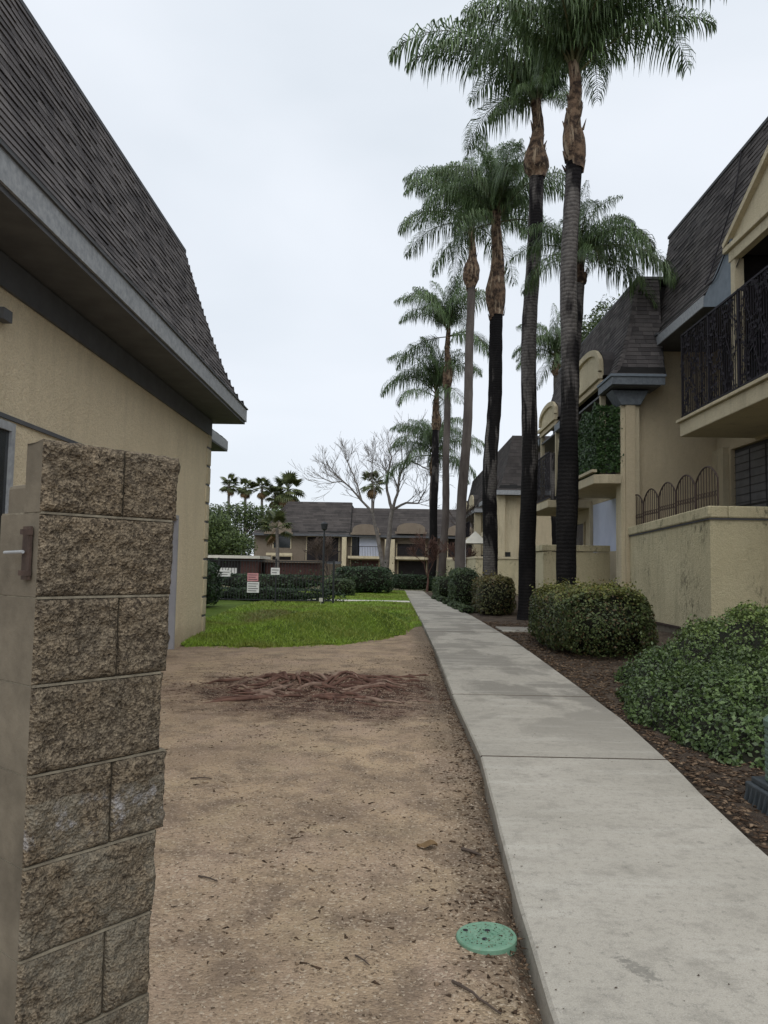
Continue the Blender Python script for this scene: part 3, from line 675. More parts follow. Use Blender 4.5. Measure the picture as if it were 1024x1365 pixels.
# vine stems hanging across shingles
cb = thing('hanging_cable', 'thin dark cable running down the shingles of the nearest right-hand roof', 'cable', (7.8, 18, 8.2))
P_ = []
for v in np.linspace(0, 1, 14):
    P_.append((7.38+.82*(v**.72)-.06, 18.0-.25*v+.1*math.sin(v*7), 8.4+3.2*v))
part(MB().tube(P_, [.018]*14, 5), 'cable', 'iron', cb)
P_ = [(7.36-.05*math.sin(v*3), 17.9-1.15*v, 8.35+.55*v-.25*math.sin(v*3.14)) for v in np.linspace(0, 1, 10)]
part(MB().tube(P_, [.016]*10, 5), 'cable', 'iron', cb)
dm = part(MB().prism([(10.2, 8.78), (16.8, 8.78), (16.8, 8.95), (13.5, 10.6), (10.2, 8.95)], 7.42, 8.9), 'dormer', 'stucco_trim', b1)
part(MB().prism([(16.95, 8.83), (17.0, 8.93), (13.5, 10.72), (10.1, 8.93), (10.15, 8.83), (13.5, 10.55)], 7.30, 7.9), 'pediment_trim', 'stucco_trim', dm)
part(MB().box(7.26, 7.44, 10.1, 16.88, 8.66, 8.78), 'cornice', 'stucco_trim', dm, bevel=.01)
part(MB().box(7.34, 7.5, 10.3, 16.75, 8.42, 8.65), 'lintel', 'stucco_trim', dm)
for y_ in (16.5, 10.3): part(MB().box(7.36, 7.56, y_, y_+.2, 5.4, 8.42), 'post', 'stucco_trim', dm)
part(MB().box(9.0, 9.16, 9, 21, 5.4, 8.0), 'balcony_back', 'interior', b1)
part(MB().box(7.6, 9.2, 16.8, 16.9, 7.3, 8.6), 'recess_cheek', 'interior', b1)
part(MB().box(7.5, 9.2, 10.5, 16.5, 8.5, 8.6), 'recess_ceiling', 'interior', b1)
louvre_window(b1, 8.95, 17.5, 19.5, 5.5, 7.6, 2, 'frieze')

# ---- second unit row
b2 = thing('row_house', 'cream row house with hipped roof corner and ivy covered balcony behind the two nearest palms', 'house', (7.3, 26, 0))
mb = MB()
mb.box(6.85, 9.2, 21.95, 22.35, -.2, 7.9)          # side wall facing the camera
mb.box(7.3, 14, 22.35, 24.95, -.2, 6.9).box(7.3, 14, 28.35, 33.4, -.2, 6.9).box(7.3, 14, 24.95, 28.35, 3.95, 6.9).box(7.3, 14, 24.95, 28.35, -.2, 2.2).box(7.6, 14, 24.95, 28.35, 2.2, 3.95)
part(mb, 'wall', 'stucco_house', b2)
part(MB().box(6.33, 6.86, 21.5, 22.0, -.2, 6.62), 'corner_pier', 'stucco_trim', b2, bevel=.015)
part(MB().box(6.45, 6.72, 21.42, 21.5, .5, 6.3), 'pier_panel', 'stucco_house', b2, bevel=.01)
part(MB().prism([(6.33, 6.2), (6.86, 6.2), (7.1, 6.62), (6.05, 6.62)], 21.38, 22.0, 'y'), 'corbel', 'fascia_slate', b2, bevel=.02)
part(MB().box(7.32, 7.36, 24.95, 28.35, 2.2, 3.95), 'window_shade', 'white_shade', b2)
for y_ in (24.85, 28.35): part(MB().box(7.2, 7.295, y_, y_+.12, 2.2, 4.0), 'window_casing', 'stucco_trim', b2)
part(MB().prism([(5.58, 21.55), (5.95, 21.42), (6.325, 21.42), (6.325, 22.02), (7.29, 22.36), (7.29, 26.0), (5.58, 26.0)], 3.98, 4.24, 'z'), 'balcony_slab', 'stucco_trim', b2, bevel=.02)
part(MB().box(5.52, 5.66, 21.5, 26.05, 4.3, 4.38), 'balcony_edge', 'stucco_trim', b2)
part(MB().box(5.66, 7.29, 28.4, 33.2, 3.85, 4.12), 'balcony_slab', 'stucco_trim', b2, bevel=.02)
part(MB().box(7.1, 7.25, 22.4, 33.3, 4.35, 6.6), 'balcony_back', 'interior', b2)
part(MB().box(5.95, 6.25, 27.6, 27.95, 1.5, 6.3), 'pier', 'stucco_trim', b2, bevel=.01)
louvre_window(b2, 7.28, 29.4, 32.4, 1.9, 3.4, 2)
r2 = part(MB().box(7.05, 14, 22.2, 32.4, 6.9, 9.9), 'roof', 'roof_deck', b2)
def skip2(y, z): return (22.35 < y < 26.0 and z < 7.3) or (28.6 < y < 31.6 and z < 7.25)
S2 = roof_face(r2, (5.97, 21.0, 6.95), (5.97, 33.6, 6.95), (6.98, 21.95, 10.05), (6.98, 32.6, 10.05), .14, .30, .62, 150, skip=skip2, outward=Vector((-1, 0, .3)), near=Vector((4, 15, 1.5)))
roof_face(r2, (5.97, 21.0, 6.95), (7.45, 21.0, 6.95), (6.98, 21.95, 10.05), (7.6, 21.95, 10.05), .14, .30, .62, 150, outward=Vector((0, -1, .3)))
mb = MB()
P_ = [S2(0, v)+Vector((-.02, -.02, .02)) for v in np.linspace(0, 1, 24)]
for i in range(23): 
    p, q = P_[i], P_[i+1]; mb.add([p+Vector((-.02, .1, .0)), p+Vector((.1, -.02, 0)), q+Vector((.1, -.01, .03)), q+Vector((-.01, .1, .03)), p+Vector((-.045, -.045, .03)), q+Vector((-.015, -.015, .02))], [(0, 4, 5, 3), (4, 1, 2, 5)])
part(mb, 'hip_caps', 'shingle', r2)
part(MB().box(5.94, 6.01, 20.95, 22.4, 6.68, 6.94).box(6.01, 7.4, 20.95, 21.02, 6.68, 6.94), 'fascia', 'fascia_slate', b2)
for y_, q_ in ((26.0, 28.6), (31.6, 33.6)): part(MB().box(5.94, 6.01, y_, q_, 6.68, 6.94), 'fascia', 'fascia_slate', b2)
part(MB().box(5.90, 7.42, 20.91, 20.95, 6.9, 6.97).box(5.90, 5.94, 20.95, 22.4, 6.9, 6.97), 'drip_edge', 'cheek', b2)
part(MB().box(6.01, 7.3, 21.02, 33.5, 6.66, 6.72), 'soffit', 'soffit', b2)
part(MB().box(6.95, 14, 21.9, 32.65, 10.03, 10.1), 'ridge_cap', 'soffit', r2)
for (y0, y1, rs) in ((22.35, 26.0, .86), (28.6, 31.6, .58)):
    d_ = part(MB().prism(arch_pts(y0, y1, 7.28, rs), 6.02, 6.09), 'dormer', 'stucco_trim', b2)
    part(MB().prism(arch_pts(y0-.04, y1+.04, 7.28, rs+.05), 6.09, 7.3), 'dormer_roof', 'shingle', d_)
    outer = arch_pts(y0-.08, y1+.08, 7.28, rs+.08)[2:]; inner = arch_pts(y0+.10, y1-.10, 7.28, rs-.1)[2:]
    mb = MB(); n_ = len(outer)
    for x0, x1 in ((5.93, 6.02),):
        for k in range(n_-1):
            a, b, c, d = outer[k], outer[k+1], inner[k+1], inner[k]
            mb.add([(x0, *a), (x0, *b), (x0, *c), (x0, *d), (x1, *a), (x1, *b), (x1, *c), (x1, *d)], [(0, 1, 2, 3), (4, 7, 6, 5), (0, 4, 5, 1), (3, 2, 6, 7)])
    part(mb, 'arch_trim', 'stucco_trim', d_)
    part(MB().box(5.90, 6.03, y0-.1, y1+.1, 7.16, 7.30), 'cornice', 'stucco_trim', d_)
    part(MB().box(5.98, 6.1, y0-.05, y1+.05, 6.98, 7.14), 'lintel', 'stucco_house', d_)
    for y_ in (y1-.15, y0): part(MB().box(6.0, 6.15, y_, y_+.14, 4.3, 6.98), 'post', 'stucco_trim', d_)
sc2 = thing('balcony_screen', 'dark metal screen around the balcony at the hipped corner, mostly hidden by ivy', 'railing', (5.75, 24, 4.35))
mb = MB()
part(MB().box(5.72, 5.76, 21.6, 26, 6.12, 6.16).box(5.76, 6.4, 21.58, 21.62, 6.12, 6.16), 'top_rail', 'iron', sc2)
part(MB().box(5.72, 5.76, 21.6, 26, 4.4, 4.44).box(5.76, 6.4, 21.58, 21.62, 4.4, 4.44), 'bottom_rail', 'iron', sc2)
for k in range(34): part(MB().box(5.735, 5.75, 21.62+k*.13, 21.635+k*.13, 4.44, 6.12), 'bar', 'iron', sc2)
for k in range(5): part(MB().box(5.83+k*.13, 5.845+k*.13, 21.595, 21.61, 4.44, 6.12), 'bar', 'iron', sc2)
sc3 = thing('balcony_screen', 'dark metal balcony screen seen between the two nearest palm trunks', 'railing', (5.75, 30, 4.2))
part(MB().box(5.72, 5.76, 28.4, 33.1, 5.9, 5.94).box(5.72, 5.76, 28.4, 33.1, 4.2, 4.24), 'rail', 'iron', sc3)
for k in range(42): part(MB().box(5.735, 5.75, 28.42+k*.112, 28.44+k*.112, 4.24, 5.9), 'bar', 'iron', sc3)
mb = MB()
for k in range(260):
    y, z, an = 28.45+random.random()*4.6, 4.3+random.random()*1.55, random.random()*6.3; mb.add([(5.72, y+.05*math.cos(an+q*1.57), z+.05*math.sin(an+q*1.57)) for q in range(4)], [(0, 1, 2, 3)])
part(mb, 'scrollwork', 'iron', sc3)['kind'] = 'stuff'

# leaf helpers --------------------------------------------------------------
def leaves(P, Nn, size, rng, aspect=.6, jit=.6):
    """rhombus leaves at P with normals Nn"""
    n = len(P); nr = Nn+rng.normal(0, jit, (n, 3)); nr /= np.linalg.norm(nr, axis=1)[:, None]
    r = rng.normal(0, 1, (n, 3)); a = np.cross(nr, r); a /= np.linalg.norm(a, axis=1)[:, None]+1e-9; b = np.cross(nr, a)
    s = size*rng.uniform(.45, 1.4, (n, 1)); a = a*s*.5; b = b*s*.5*aspect
    V = np.stack([P-a, P+b+nr*s*.08, P+a, P-b+nr*s*.08], 1).reshape(-1, 3)
    return V, np.arange(4*n).reshape(-1, 4)
def hedge(name, label, c, r, n, mat, size, group=None, seed=1, pw=4, parts=True, cat='hedge', lump=.10):
    rng = np.random.default_rng(seed); z0 = zground(c[0], c[1]) if c[1] < 52 else -.05
    t_ = thing(name, label, cat, (c[0], c[1], z0), group)
    def surf(d, k=1.0):
        q = (np.abs(d/np.array(r))**pw).sum(1)**(-1/pw); p = d*q[:, None]*k
        return p
    A_ = np.array(r)
    # area-weighted sampling on a box, projected to the superellipsoid
    areas = np.array([A_[1]*A_[2], A_[0]*A_[2], A_[0]*A_[1]]); pr_ = np.array([areas[0], areas[0], areas[1], areas[1], areas[2]*1.2]); pr_ /= pr_.sum()
    fidx = rng.choice(5, n, p=pr_); d = rng.uniform(-1, 1, (n, 3))*A_
    d[fidx == 0, 0] = A_[0]; d[fidx == 1, 0] = -A_[0]; d[fidx == 2, 1] = A_[1]; d[fidx == 3, 1] = -A_[1]; d[fidx == 4, 2] = A_[2]
    p = surf(d)
    lum = np.array([1+lump*(noise.noise(Vector(x*2.1)+Vector((seed, 0, 0)))+.6*noise.noise(Vector(x*5)+Vector((seed, 0, 9)))) for x in p])
    dep = 1-.16*rng.random(n)**2.0
    hol = np.array([noise.noise(Vector(x*7)+Vector((seed, 5, 0)))+.5*noise.noise(Vector(x*15)+Vector((seed, 5, 0))) for x in p]); kp = hol > -.30-.25*rng.random(len(p))
    p, lum, dep = p[kp], lum[kp], dep[kp]
    p = p*(lum*dep)[:, None]; nn = p/A_**2; nn /= np.linalg.norm(nn, axis=1)[:, None]
    cz = r[2]*.97
    p[:, 2] += cz; keep = p[:, 2] > .02; p = p[keep]; nn = nn[keep]
    if n > 2000:
        top = np.where(p[:, 2] > r[2]*.9)[0]; pick = rng.choice(top, min(len(top), n//160))
        ex = [p[i_]+(nn[i_]*.5+np.array([0, 0, .7])+rng.normal(0, .3, 3))*size*.55*q_+rng.normal(0, size*.35, 3) for i_ in pick for q_ in range(5)]
        p = np.concatenate([p, np.array(ex)]); nn = np.concatenate([nn, rng.normal(0, 1, (len(ex), 3))])
    V_, F_ = leaves(p, nn+np.array([0, 0, .25]), size, rng)
    link('foliage', np_mesh('foliage', V_, F_, M[mat]), t_)
    # inner twig mass
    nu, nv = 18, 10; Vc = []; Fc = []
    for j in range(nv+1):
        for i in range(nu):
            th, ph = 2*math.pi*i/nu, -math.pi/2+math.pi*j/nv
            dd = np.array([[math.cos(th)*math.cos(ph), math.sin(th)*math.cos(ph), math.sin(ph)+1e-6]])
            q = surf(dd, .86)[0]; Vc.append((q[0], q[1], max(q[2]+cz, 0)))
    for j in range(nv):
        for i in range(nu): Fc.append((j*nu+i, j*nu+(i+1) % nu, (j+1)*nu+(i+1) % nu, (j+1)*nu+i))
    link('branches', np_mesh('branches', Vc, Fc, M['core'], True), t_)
    return t_

# ivy on the balcony screen
rng = np.random.default_rng(3)
iv = thing('ivy', 'dense green ivy covering the balcony screen at the hipped roof corner', 'ivy', (5.72, 24, 4.3))
n = 12000
P1 = np.stack([5.70+rng.normal(0, .035, n), rng.uniform(21.55, 26.1, n), rng.uniform(4.28, 6.2, n)], 1)
P2 = np.stack([rng.uniform(5.7, 6.42, 2200), 21.57+rng.normal(0, .03, 2200), rng.uniform(4.32, 6.2, 2200)], 1)
P1[:, 2] += .09*np.sin(P1[:, 1]*5)*(P1[:, 2]-5.2)
Nn = np.concatenate([np.tile([-1, -.2, .3], (n, 1)), np.tile([0, -1, .3], (2200, 1))]); P_ = np.concatenate([P1, P2])
P_ = P_; V_, F_ = leaves(P_-np.array([5.72, 24, 4.3]), Nn, .078, rng, .85, .75)
link('foliage', np_mesh('foliage', V_, F_, M['ivy']), iv)

# ---- patio walls
pw = thing('patio_wall', 'tall stained cream stucco patio wall with flat cap, nearest on the right', 'wall', (6.6, 16, 0))
part(MB().prism([(6.55, 16.0), (12, 16.0), (12, 16.3), (6.85, 16.3), (6.85, 22.0), (6.55, 22.0)], .30, 2.50, 'z').box(6.56, 12, 16.005, 16.295, 2.5, 2.66).prism([(16.3, 2.5), (21.9, 2.5), (16.3, 2.65)], 6.555, 6.845), 'wall_face', 'stucco_patio', pw)
part(MB().box(6.91, 12, 15.94, 16.36, 2.68, 2.93), 'wall_cap', 'stucco_patio', pw, bevel=.03)
part(MB().prism([(15.94, 2.68), (22.0, 2.52), (22.0, 2.74), (15.94, 2.93)], 6.49, 6.908), 'wall_cap', 'stucco_patio', pw, bevel=.03)
part(MB().prism([(15.97, 2.645), (22.0, 2.485), (22.0, 2.525), (15.97, 2.685)], 6.525, 6.86), 'cap_joint', 'soffit', pw)
part(MB().box(6.86, 12, 15.97, 16.33, 2.645, 2.682), 'cap_joint', 'soffit', pw)
part(MB().prism([(6.58, 16.03), (12, 16.03), (12, 16.3), (6.85, 16.3), (6.85, 22.0), (6.58, 22.0)], -.2, .30, 'z'), 'footing', 'block_smooth', pw)
part(MB().box(6.535, 6.56, 15.99, 22, .27, .31), 'screed', 'iron_brown', pw)
part(MB().prism([(6.9, 16.3), (9.2, 16.3), (9.2, 22), (6.9, 22)], 1.6, 1.75, 'z'), 'patio_floor', 'concrete', pw)
ar = thing('arched_railing', 'brown iron railing with five scalloped arches standing on the nearest patio wall', 'railing', (6.72, 19, 2.9))
for a_i in range(5):
    y0 = 16.0+a_i*1.2; y1 = y0+1.16; z0 = 2.90-.032*(y0-16); n_ = 14
    mb = MB(); P_ = [(6.72, y0+(y1-y0)*k/n_, z0+.62+.30*math.sin(math.pi*k/n_)**.75) for k in range(n_+1)]
    mb.tube([(6.72, y0, z0)]+P_+[(6.72, y1, z0)], [.020]*(n_+3), 5); part(mb, 'arch_rail', 'iron_brown', ar)
    for k in range(1, 8):
        y = y0+(y1-y0)*k/8; zt = z0+.62+.30*math.sin(math.pi*k/8)**.75
        part(MB().box(6.712, 6.728, y-.008, y+.008, z0, zt-.01), 'baluster', 'iron_brown', ar)
    mb = MB()
    for k in range(0, 8):
        y = y0+(y1-y0)*(k+.5)/8
        for zc_ in (.3,):
            P_ = [(6.72, y+.055*math.cos(q)*(1-q/12), z0+zc_+.075*math.sin(q)*(1-q/12)) for q in np.linspace(0, 6.28, 9)]; mb.tube(P_, [.007]*9, 3)
    part(mb, 'scroll_row', 'iron_brown', ar)['kind'] = 'stuff'
    part(MB().box(6.712, 6.728, y0, y1, z0+.02, z0+.04), 'bottom_rail', 'iron_brown', ar)
pw2 = thing('patio_wall', 'lower cream stucco patio wall behind the large yellow tipped hedge', 'wall', (5.6, 24.6, 0))
part(MB().prism([(4.75, 24.5), (6.86, 24.5), (6.86, 24.75), (5.0, 24.75), (5.0, 28), (4.75, 28)], -.2, 2.12, 'z'), 'wall_face', 'stucco_patio', pw2, bevel=.015)
part(MB().prism([(4.70, 24.45), (6.86, 24.45), (6.86, 24.8), (5.05, 24.8), (5.05, 28.05), (4.70, 28.05)], 2.14, 2.34, 'z'), 'wall_cap', 'stucco_patio', pw2, bevel=.02)

# ---- farther houses of the row (same type, smaller in view)
def far_house(label, y0, y1, ex, ez, tz, dorm, seed):
    b = thing('row_house', label, 'house', (ex+1.2, (y0+y1)/2, 0), 'houses of the right-hand row')
    part(MB().box(ex+1.2, ex+8, y0+.6, y1, -.2, ez), 'wall', 'stucco_house', b)
    part(MB().box(ex+.05, ex+.5, y0+.4, y0+.9, -.2, ez-.25).box(ex+.5, ex+1.2, y0+.6, y0+.9, -.2, ez-.25), 'pier', 'stucco_trim', b)
    part(MB().box(ex+.55, ex+.85, y0+.57, y0+.6, 1.7, 2.5), 'window', 'glass', b)
    part(MB().box(ex-.03, ex+.04, y0-.03, y1, ez-.25, ez).box(ex+.04, ex+4, y0-.03, y0+.04, ez-.25, ez), 'fascia', 'fascia', b)
    part(MB().box(ex+.04, ex+1.3, y0+.04, y1, ez-.26, ez-.2), 'soffit', 'soffit', b)
    r = part(MB().box(ex+1.1, ex+8, y0+1, y1-.9, ez, tz-.05), 'roof', 'roof_deck', b)
    def sk(y, z): return any(a < y < c and z < ez+.35 for a, c in dorm)
    roof_face(r, (ex, y0, ez), (ex, y1, ez), (ex+1, y0+1, tz), (ex+1, y1-1, tz), .22, .5, .62, 0, skip=sk, outward=Vector((-1, 0, .3)), mat='shingle_far')
    roof_face(r, (ex, y0, ez), (ex+5, y0, ez), (ex+1, y0+1, tz), (ex+5, y0+1, tz), .22, .5, .62, 0, outward=Vector((0, -1, .3)), mat='shingle_far')
    for a, c in dorm:
        d_ = part(MB().prism(arch_pts(a, c, ez+.3, .8, 10), ex+.02, ex+.1), 'dormer', 'stucco_trim', b)
        part(MB().prism(arch_pts(a, c, ez+.3, .8, 10), ex+.1, ex+1.0), 'dormer_roof', 'shingle_far', d_)
        part(MB().box(ex-.08, ex+.04, a-.1, c+.1, ez+.2, ez+.32), 'cornice', 'stucco_trim', d_)
        part(MB().box(ex-.3, ex+1.2, a-.2, c+.2, 3.5, 3.78), 'balcony_slab', 'stucco_trim', b)
        part(MB().box(ex+1.1, ex+1.19, a, c, 3.8, ez-.3), 'balcony_opening', 'interior', b)
        part(MB().box(ex+1.12, ex+1.19, a+.2, c-.2, 1.6, 3.3), 'window', 'glass', b)
        mb = MB()
        for k in range(int((c-a+.4)/.14)): mb.box(ex-.22, ex-.20, a-.2+k*.14, a-.18+k*.14, 3.8, 4.9)
        mb.box(ex-.23, ex-.19, a-.2, c+.2, 4.88, 4.93); rl = part(mb, 'balcony_railing', 'iron', b)
    part(MB().box(ex-1.2, ex-1.0, y0-.3, y1-1, -.2, 2.1).box(ex-1.0, ex+1.2, y0-.3, y0-.1, -.2, 2.1), 'patio_wall', 'stucco_patio', b)
    part(MB().box(ex-1.24, ex-.96, y0-.36, y1-1, 2.1, 2.22).box(ex-.96, ex+1.2, y0-.36, y0-.06, 2.1, 2.22), 'patio_cap', 'stucco_trim', b)
    return b
far_house('cream row house with hipped grey roof seen between the two middle palm trunks', 43, 52, 5.75, 5.95, 9.2, [(45.2, 48.0)], 3)
far_house('farthest cream row house on the right with white peaked canopy, beyond the grey palms', 53.5, 66, 5.6, 5.7, 8.9, [(55.0, 58.0), (60, 63)], 4)
cn = thing('patio_canopy', 'small white peaked canopy on a patio near the end of the right-hand row', 'canopy', (5.2, 47, 0))
part(MB().add([(4.1, 44.6, 3.0), (5.5, 44.6, 3.0), (5.5, 46.4, 3.0), (4.1, 46.4, 3.0), (4.8, 45.5, 3.75)], [(0, 1, 4), (1, 2, 4), (2, 3, 4), (3, 0, 4), (3, 2, 1, 0)]), 'canopy_top', 'concrete_light', cn)
part(MB().box(4.12, 4.17, 44.62, 44.67, 0, 3).box(5.43, 5.48, 44.62, 44.67, 0, 3).box(4.12, 4.17, 46.3, 46.35, 0, 3), 'pole', 'sign_white', cn)
cn.location = (4.8, 45.5, 0)
for ch in cn.children:
    ch.location = Vector((5.2, 47, 0))-Vector((4.8, 45.5, 0))

# ------------------------------------------------------------------ far building across the end
def far_block():
    Y = 78
    a = thing('apartment_building', 'long low apartment building across the end with dark roof, left of the bare tree', 'building', (-8, Y, 0))
    b = thing('apartment_building', 'apartment building across the end of the path with two cream arched dormers', 'building', (2, Y, 0))
    def win(par, x0, x1, z0, z1, mat='glass', deep=.5):
        w_ = part(MB().box(x0-.1, x0, Y-.05, Y+.1, z0-.1, z1+.1).box(x1, x1+.1, Y-.05, Y+.1, z0-.1, z1+.1).box(x0, x1, Y-.05, Y+.1, z1, z1+.1), 'window', 'stucco_trim', par)
        part(MB().box(x0, x1, Y-.03, Y-.004, z0, z1), 'pane', mat, w_); return w_
    for par, x0, x1, ez, tz, ins in ((a, -14.2, -4.3, 4.72, 8.05, 3.3), (b, -4.3, 14, 4.70, 7.5, 0)):
        part(MB().box(x0, x1-.005, Y, Y+10, -.3, ez), 'wall', 'stucco_far', par)
        r = part(MB().box(x0+ins+.2, x1-.1, Y+1.2, Y+8, ez, tz-.1), 'roof', 'roof_deck', par)
        roof_face(r, (x0, Y-.9, ez), (x1, Y-.9, ez), (x0+ins, Y+.8, tz), (x1, Y+.8, tz), .3, .8, .75, 0, outward=Vector((0, -1, .3)), mat='shingle_far')
        part(MB().box(x0, x1-.005, Y-.93, Y-.86, ez-.22, ez), 'fascia', 'frieze', par)
        part(MB().box(x0, x1-.005, Y-.86, Y-.002, ez-.2, ez-.15), 'soffit', 'soffit', par)
    def dorm(par, x0, x1, z0, rise):
        d_ = part(MB().prism([(p[0], p[1]) for p in arch_pts(x0, x1, z0, rise, 10)], Y-1.0, Y+.6, 'y'), 'dormer', 'stucco_far', par)
        part(MB().box(x0-.15, x1+.15, Y-1.1, Y-1.0, z0-.12, z0+.08), 'cornice', 'stucco_far', d_)
    dorm(a, -12.9, -10.3, 4.75, 1.0); dorm(b, -4.2, -1.5, 4.82, .85); dorm(b, .25, 3.15, 5.0, .85); dorm(b, 5.4, 8.0, 4.9, .85)
    win(a, -12.2, -10.5, 3.3, 4.6, 'glass'); win(a, -8.8, -5.6, 2.0, 4.45, 'interior'); win(a, -12.3, -10.4, .5, 2.4, 'interior')
    part(MB().box(-9.0, -5.3, Y-.9, Y-.7, 1.75, 2.0), 'balcony_slab', 'frieze', a)
    for x_ in (-6.7, -7.8): part(MB().box(x_, x_+.14, Y-.85, Y-.7, 2.0, 4.5), 'post', 'iron_brown', a)
    mb = MB()
    for k in range(26): mb.box(-8.9+k*.14, -8.87+k*.14, Y-.85, Y-.82, 2.0, 3.0)
    mb.box(-8.9, -5.3, Y-.86, Y-.81, 3.0, 3.06); part(mb, 'balcony_railing', 'iron', a)
    part(MB().box(-12.8, -10.2, Y-.9, Y-.5, 2.5, 2.75), 'balcony_slab', 'stucco_trim', a)
    win(b, -4.25, -3.6, 2.6, 4.5, 'glass'); win(b, -3.5, -1.45, 2.6, 4.75, 'white_shade'); win(b, .35, 3.2, 2.7, 3.9, 'interior')
    part(MB().box(.35, 3.2, Y-.1, Y-.05, 3.9, 4.75), 'balcony_blind', 'stucco_far', b); win(b, .5, 3.3, .6, 2.2, 'interior'); win(b, -4.3, -1.5, .9, 2.2, 'door_brown'); win(b, 5.5, 7.9, 2.7, 4.6, 'interior'); win(b, 5.5, 7.9, .6, 2.2, 'glass')
    for x0, x1 in ((-4.55, -1.3), (.2, 3.6), (5.3, 8.2)):
        part(MB().box(x0, x1, Y-1.3, Y-.02, 2.32, 2.58), 'balcony_slab', 'stucco_trim', b)
        mb = MB()
        for k in range(int((x1-x0)/.16)): mb.box(x0+k*.16, x0+.03+k*.16, Y-1.28, Y-1.25, 2.58, 3.5)
        mb.box(x0, x1, Y-1.29, Y-1.24, 3.5, 3.56); part(mb, 'balcony_railing', 'iron', b)
    part(MB().box(-5.2, -4.75, Y-.9, Y-.02, -.2, 4.45), 'pier', 'stucco_trim', a); part(MB().box(-.9, .1, Y-1.0, Y-.02, -.2, 4.3), 'pier', 'stucco_trim', b); part(MB().box(3.75, 4.4, Y-.8, Y-.02, -.2, 4.3), 'pier', 'stucco_far', b)
M['stucco_far'] = stucco('stucco_far', (.24, .20, .155), (.19, .155, .125), (.15, .12, .09), .5, .3)
far_block()
# pool building and red-brown door at the left behind the fence
pb = thing('pool_house', 'low pool building with pale flat eave behind the fence at left', 'building', (-12.5, 60, 0))
part(MB().box(-22, -11.9, 60, 64, -.3, 2.0), 'wall', 'interior', pb); part(MB().box(-11.9, -10.6, 60, 64, -.3, 2.0), 'brown_panel', 'door_brown', pb)
part(MB().box(-22, -10.3, 59.2, 64.5, 2.0, 2.22), 'roof', 'concrete_light', pb)
part(MB().box(-10.3, -6.0, 62, 66, -.3, 1.75), 'side_wall', 'door_brown', pb); part(MB().box(-10.5, -5.8, 61.6, 66.2, 1.75, 1.95), 'side_roof', 'stucco_far', pb)
part(MB().box(-16.2, -15.2, 59.93, 59.99, .5, 1.6).box(-13.9, -12.2, 59.93, 59.99, .7, 1.25), 'window', 'sign_white', pb)

# ------------------------------------------------------------------ pool fence, signs, lamp post
pf = thing('pool_fence', 'dark iron picket fence around the pool at the far side of the lawn', 'fence', (-6, 31, 0))
FZ = -.02
part(MB().box(-14, -2.4, 30.98, 31.02, 1.68, 1.72), 'top_rail', 'dark_metal', pf); part(MB().box(-14, -2.4, 30.98, 31.02, .12, .16), 'bottom_rail', 'dark_metal', pf)
for k in range(6): x = -14+k*2.32; part(MB().box(x-.03, x+.03, 30.97, 31.03, FZ, 1.8), 'post', 'dark_metal', pf)
mb = MB()
pick = MB().box(-.009, .009, -.009, .009, .16, 1.68).build('picket', M['dark_metal'], pf, local=True); pick.location = (0, 0, 0)
xs_ = np.arange(-7.6, -2.45, .12)
for k, x in enumerate(xs_):
    o = pick if k == 0 else pick.copy()
    if k: COL.objects.link(o)
    o.location = (x+6, 0, 0)
for x in np.arange(-13.95, -7.6, .12): mb.box(x-.009, x+.009, 30.99, 31.01, .16, 1.68)
o = part(mb, 'pickets', 'dark_metal', pf); o['kind'] = 'stuff'
part(MB().box(-2.44, -2.36, 31, 31.06, 0, 1.8), 'post', 'dark_metal', pf)
mb = MB().box(-2.41, -2.39, 31, 45, 1.68, 1.72).box(-2.41, -2.39, 31, 45, .12, .16)
def sign(label, x0, x1, z0, z1, mat, rows=3):
    s_ = thing('sign', label, 'sign', ((x0+x1)/2, 30.95, z0))
    part(MB().box(x0, x1, 30.94, 30.965, z0, z1), 'board', mat, s_)
    for k in range(rows):
        z = z1-(k+.8)*(z1-z0)/(rows+.6); part(MB().box(x0+.04, x1-.04-.07*(k % 2), 30.934, 30.938, z-.012, z+.012), 'text_line', 'sign_ink', s_)
sign('white rectangular sign at the left end of the pool fence', -7.1, -6.55, 1.05, 1.3, 'sign_white', 2)
sign('pinkish red sign in the middle of the pool fence', -5.86, -5.42, .88, 1.2, 'sign_pink')
sign('white sign right below the pinkish sign on the pool fence', -5.86, -5.38, .42, .85, 'sign_white', 4)
sign('small white sign nearest the right end of the pool fence', -4.92, -4.57, 1.15, 1.43, 'sign_white', 2)
lp = thing('lamp_post', 'thin dark lamp post standing at the end of the pool fence', 'lamp post', (-2.78, 30.6, 0))
part(MB().tube([(-2.78, 30.6, -.05), (-2.78, 30.6, .3), (-2.78, 30.6, 2.95)], [.06, .045, .035], 8), 'pole', 'dark_metal', lp)
part(MB().tube([(-2.78, 30.6, 2.95), (-2.78, 30.6, 3.0), (-2.78, 30.6, 3.22), (-2.78, 30.6, 3.3)], [.05, .11, .15, .03], 10), 'lantern', 'dark_metal', lp)
gs = thing('yard_sign', 'tiny pale marker stake in the lawn under the lamp post', 'marker', (-2.75, 29.5, 0))
part(MB().box(-2.82, -2.68, 29.5, 29.51, .18, .32).box(-2.756, -2.744, 29.505, 29.515, -.05, .18), 'marker_board', 'concrete_light', gs)

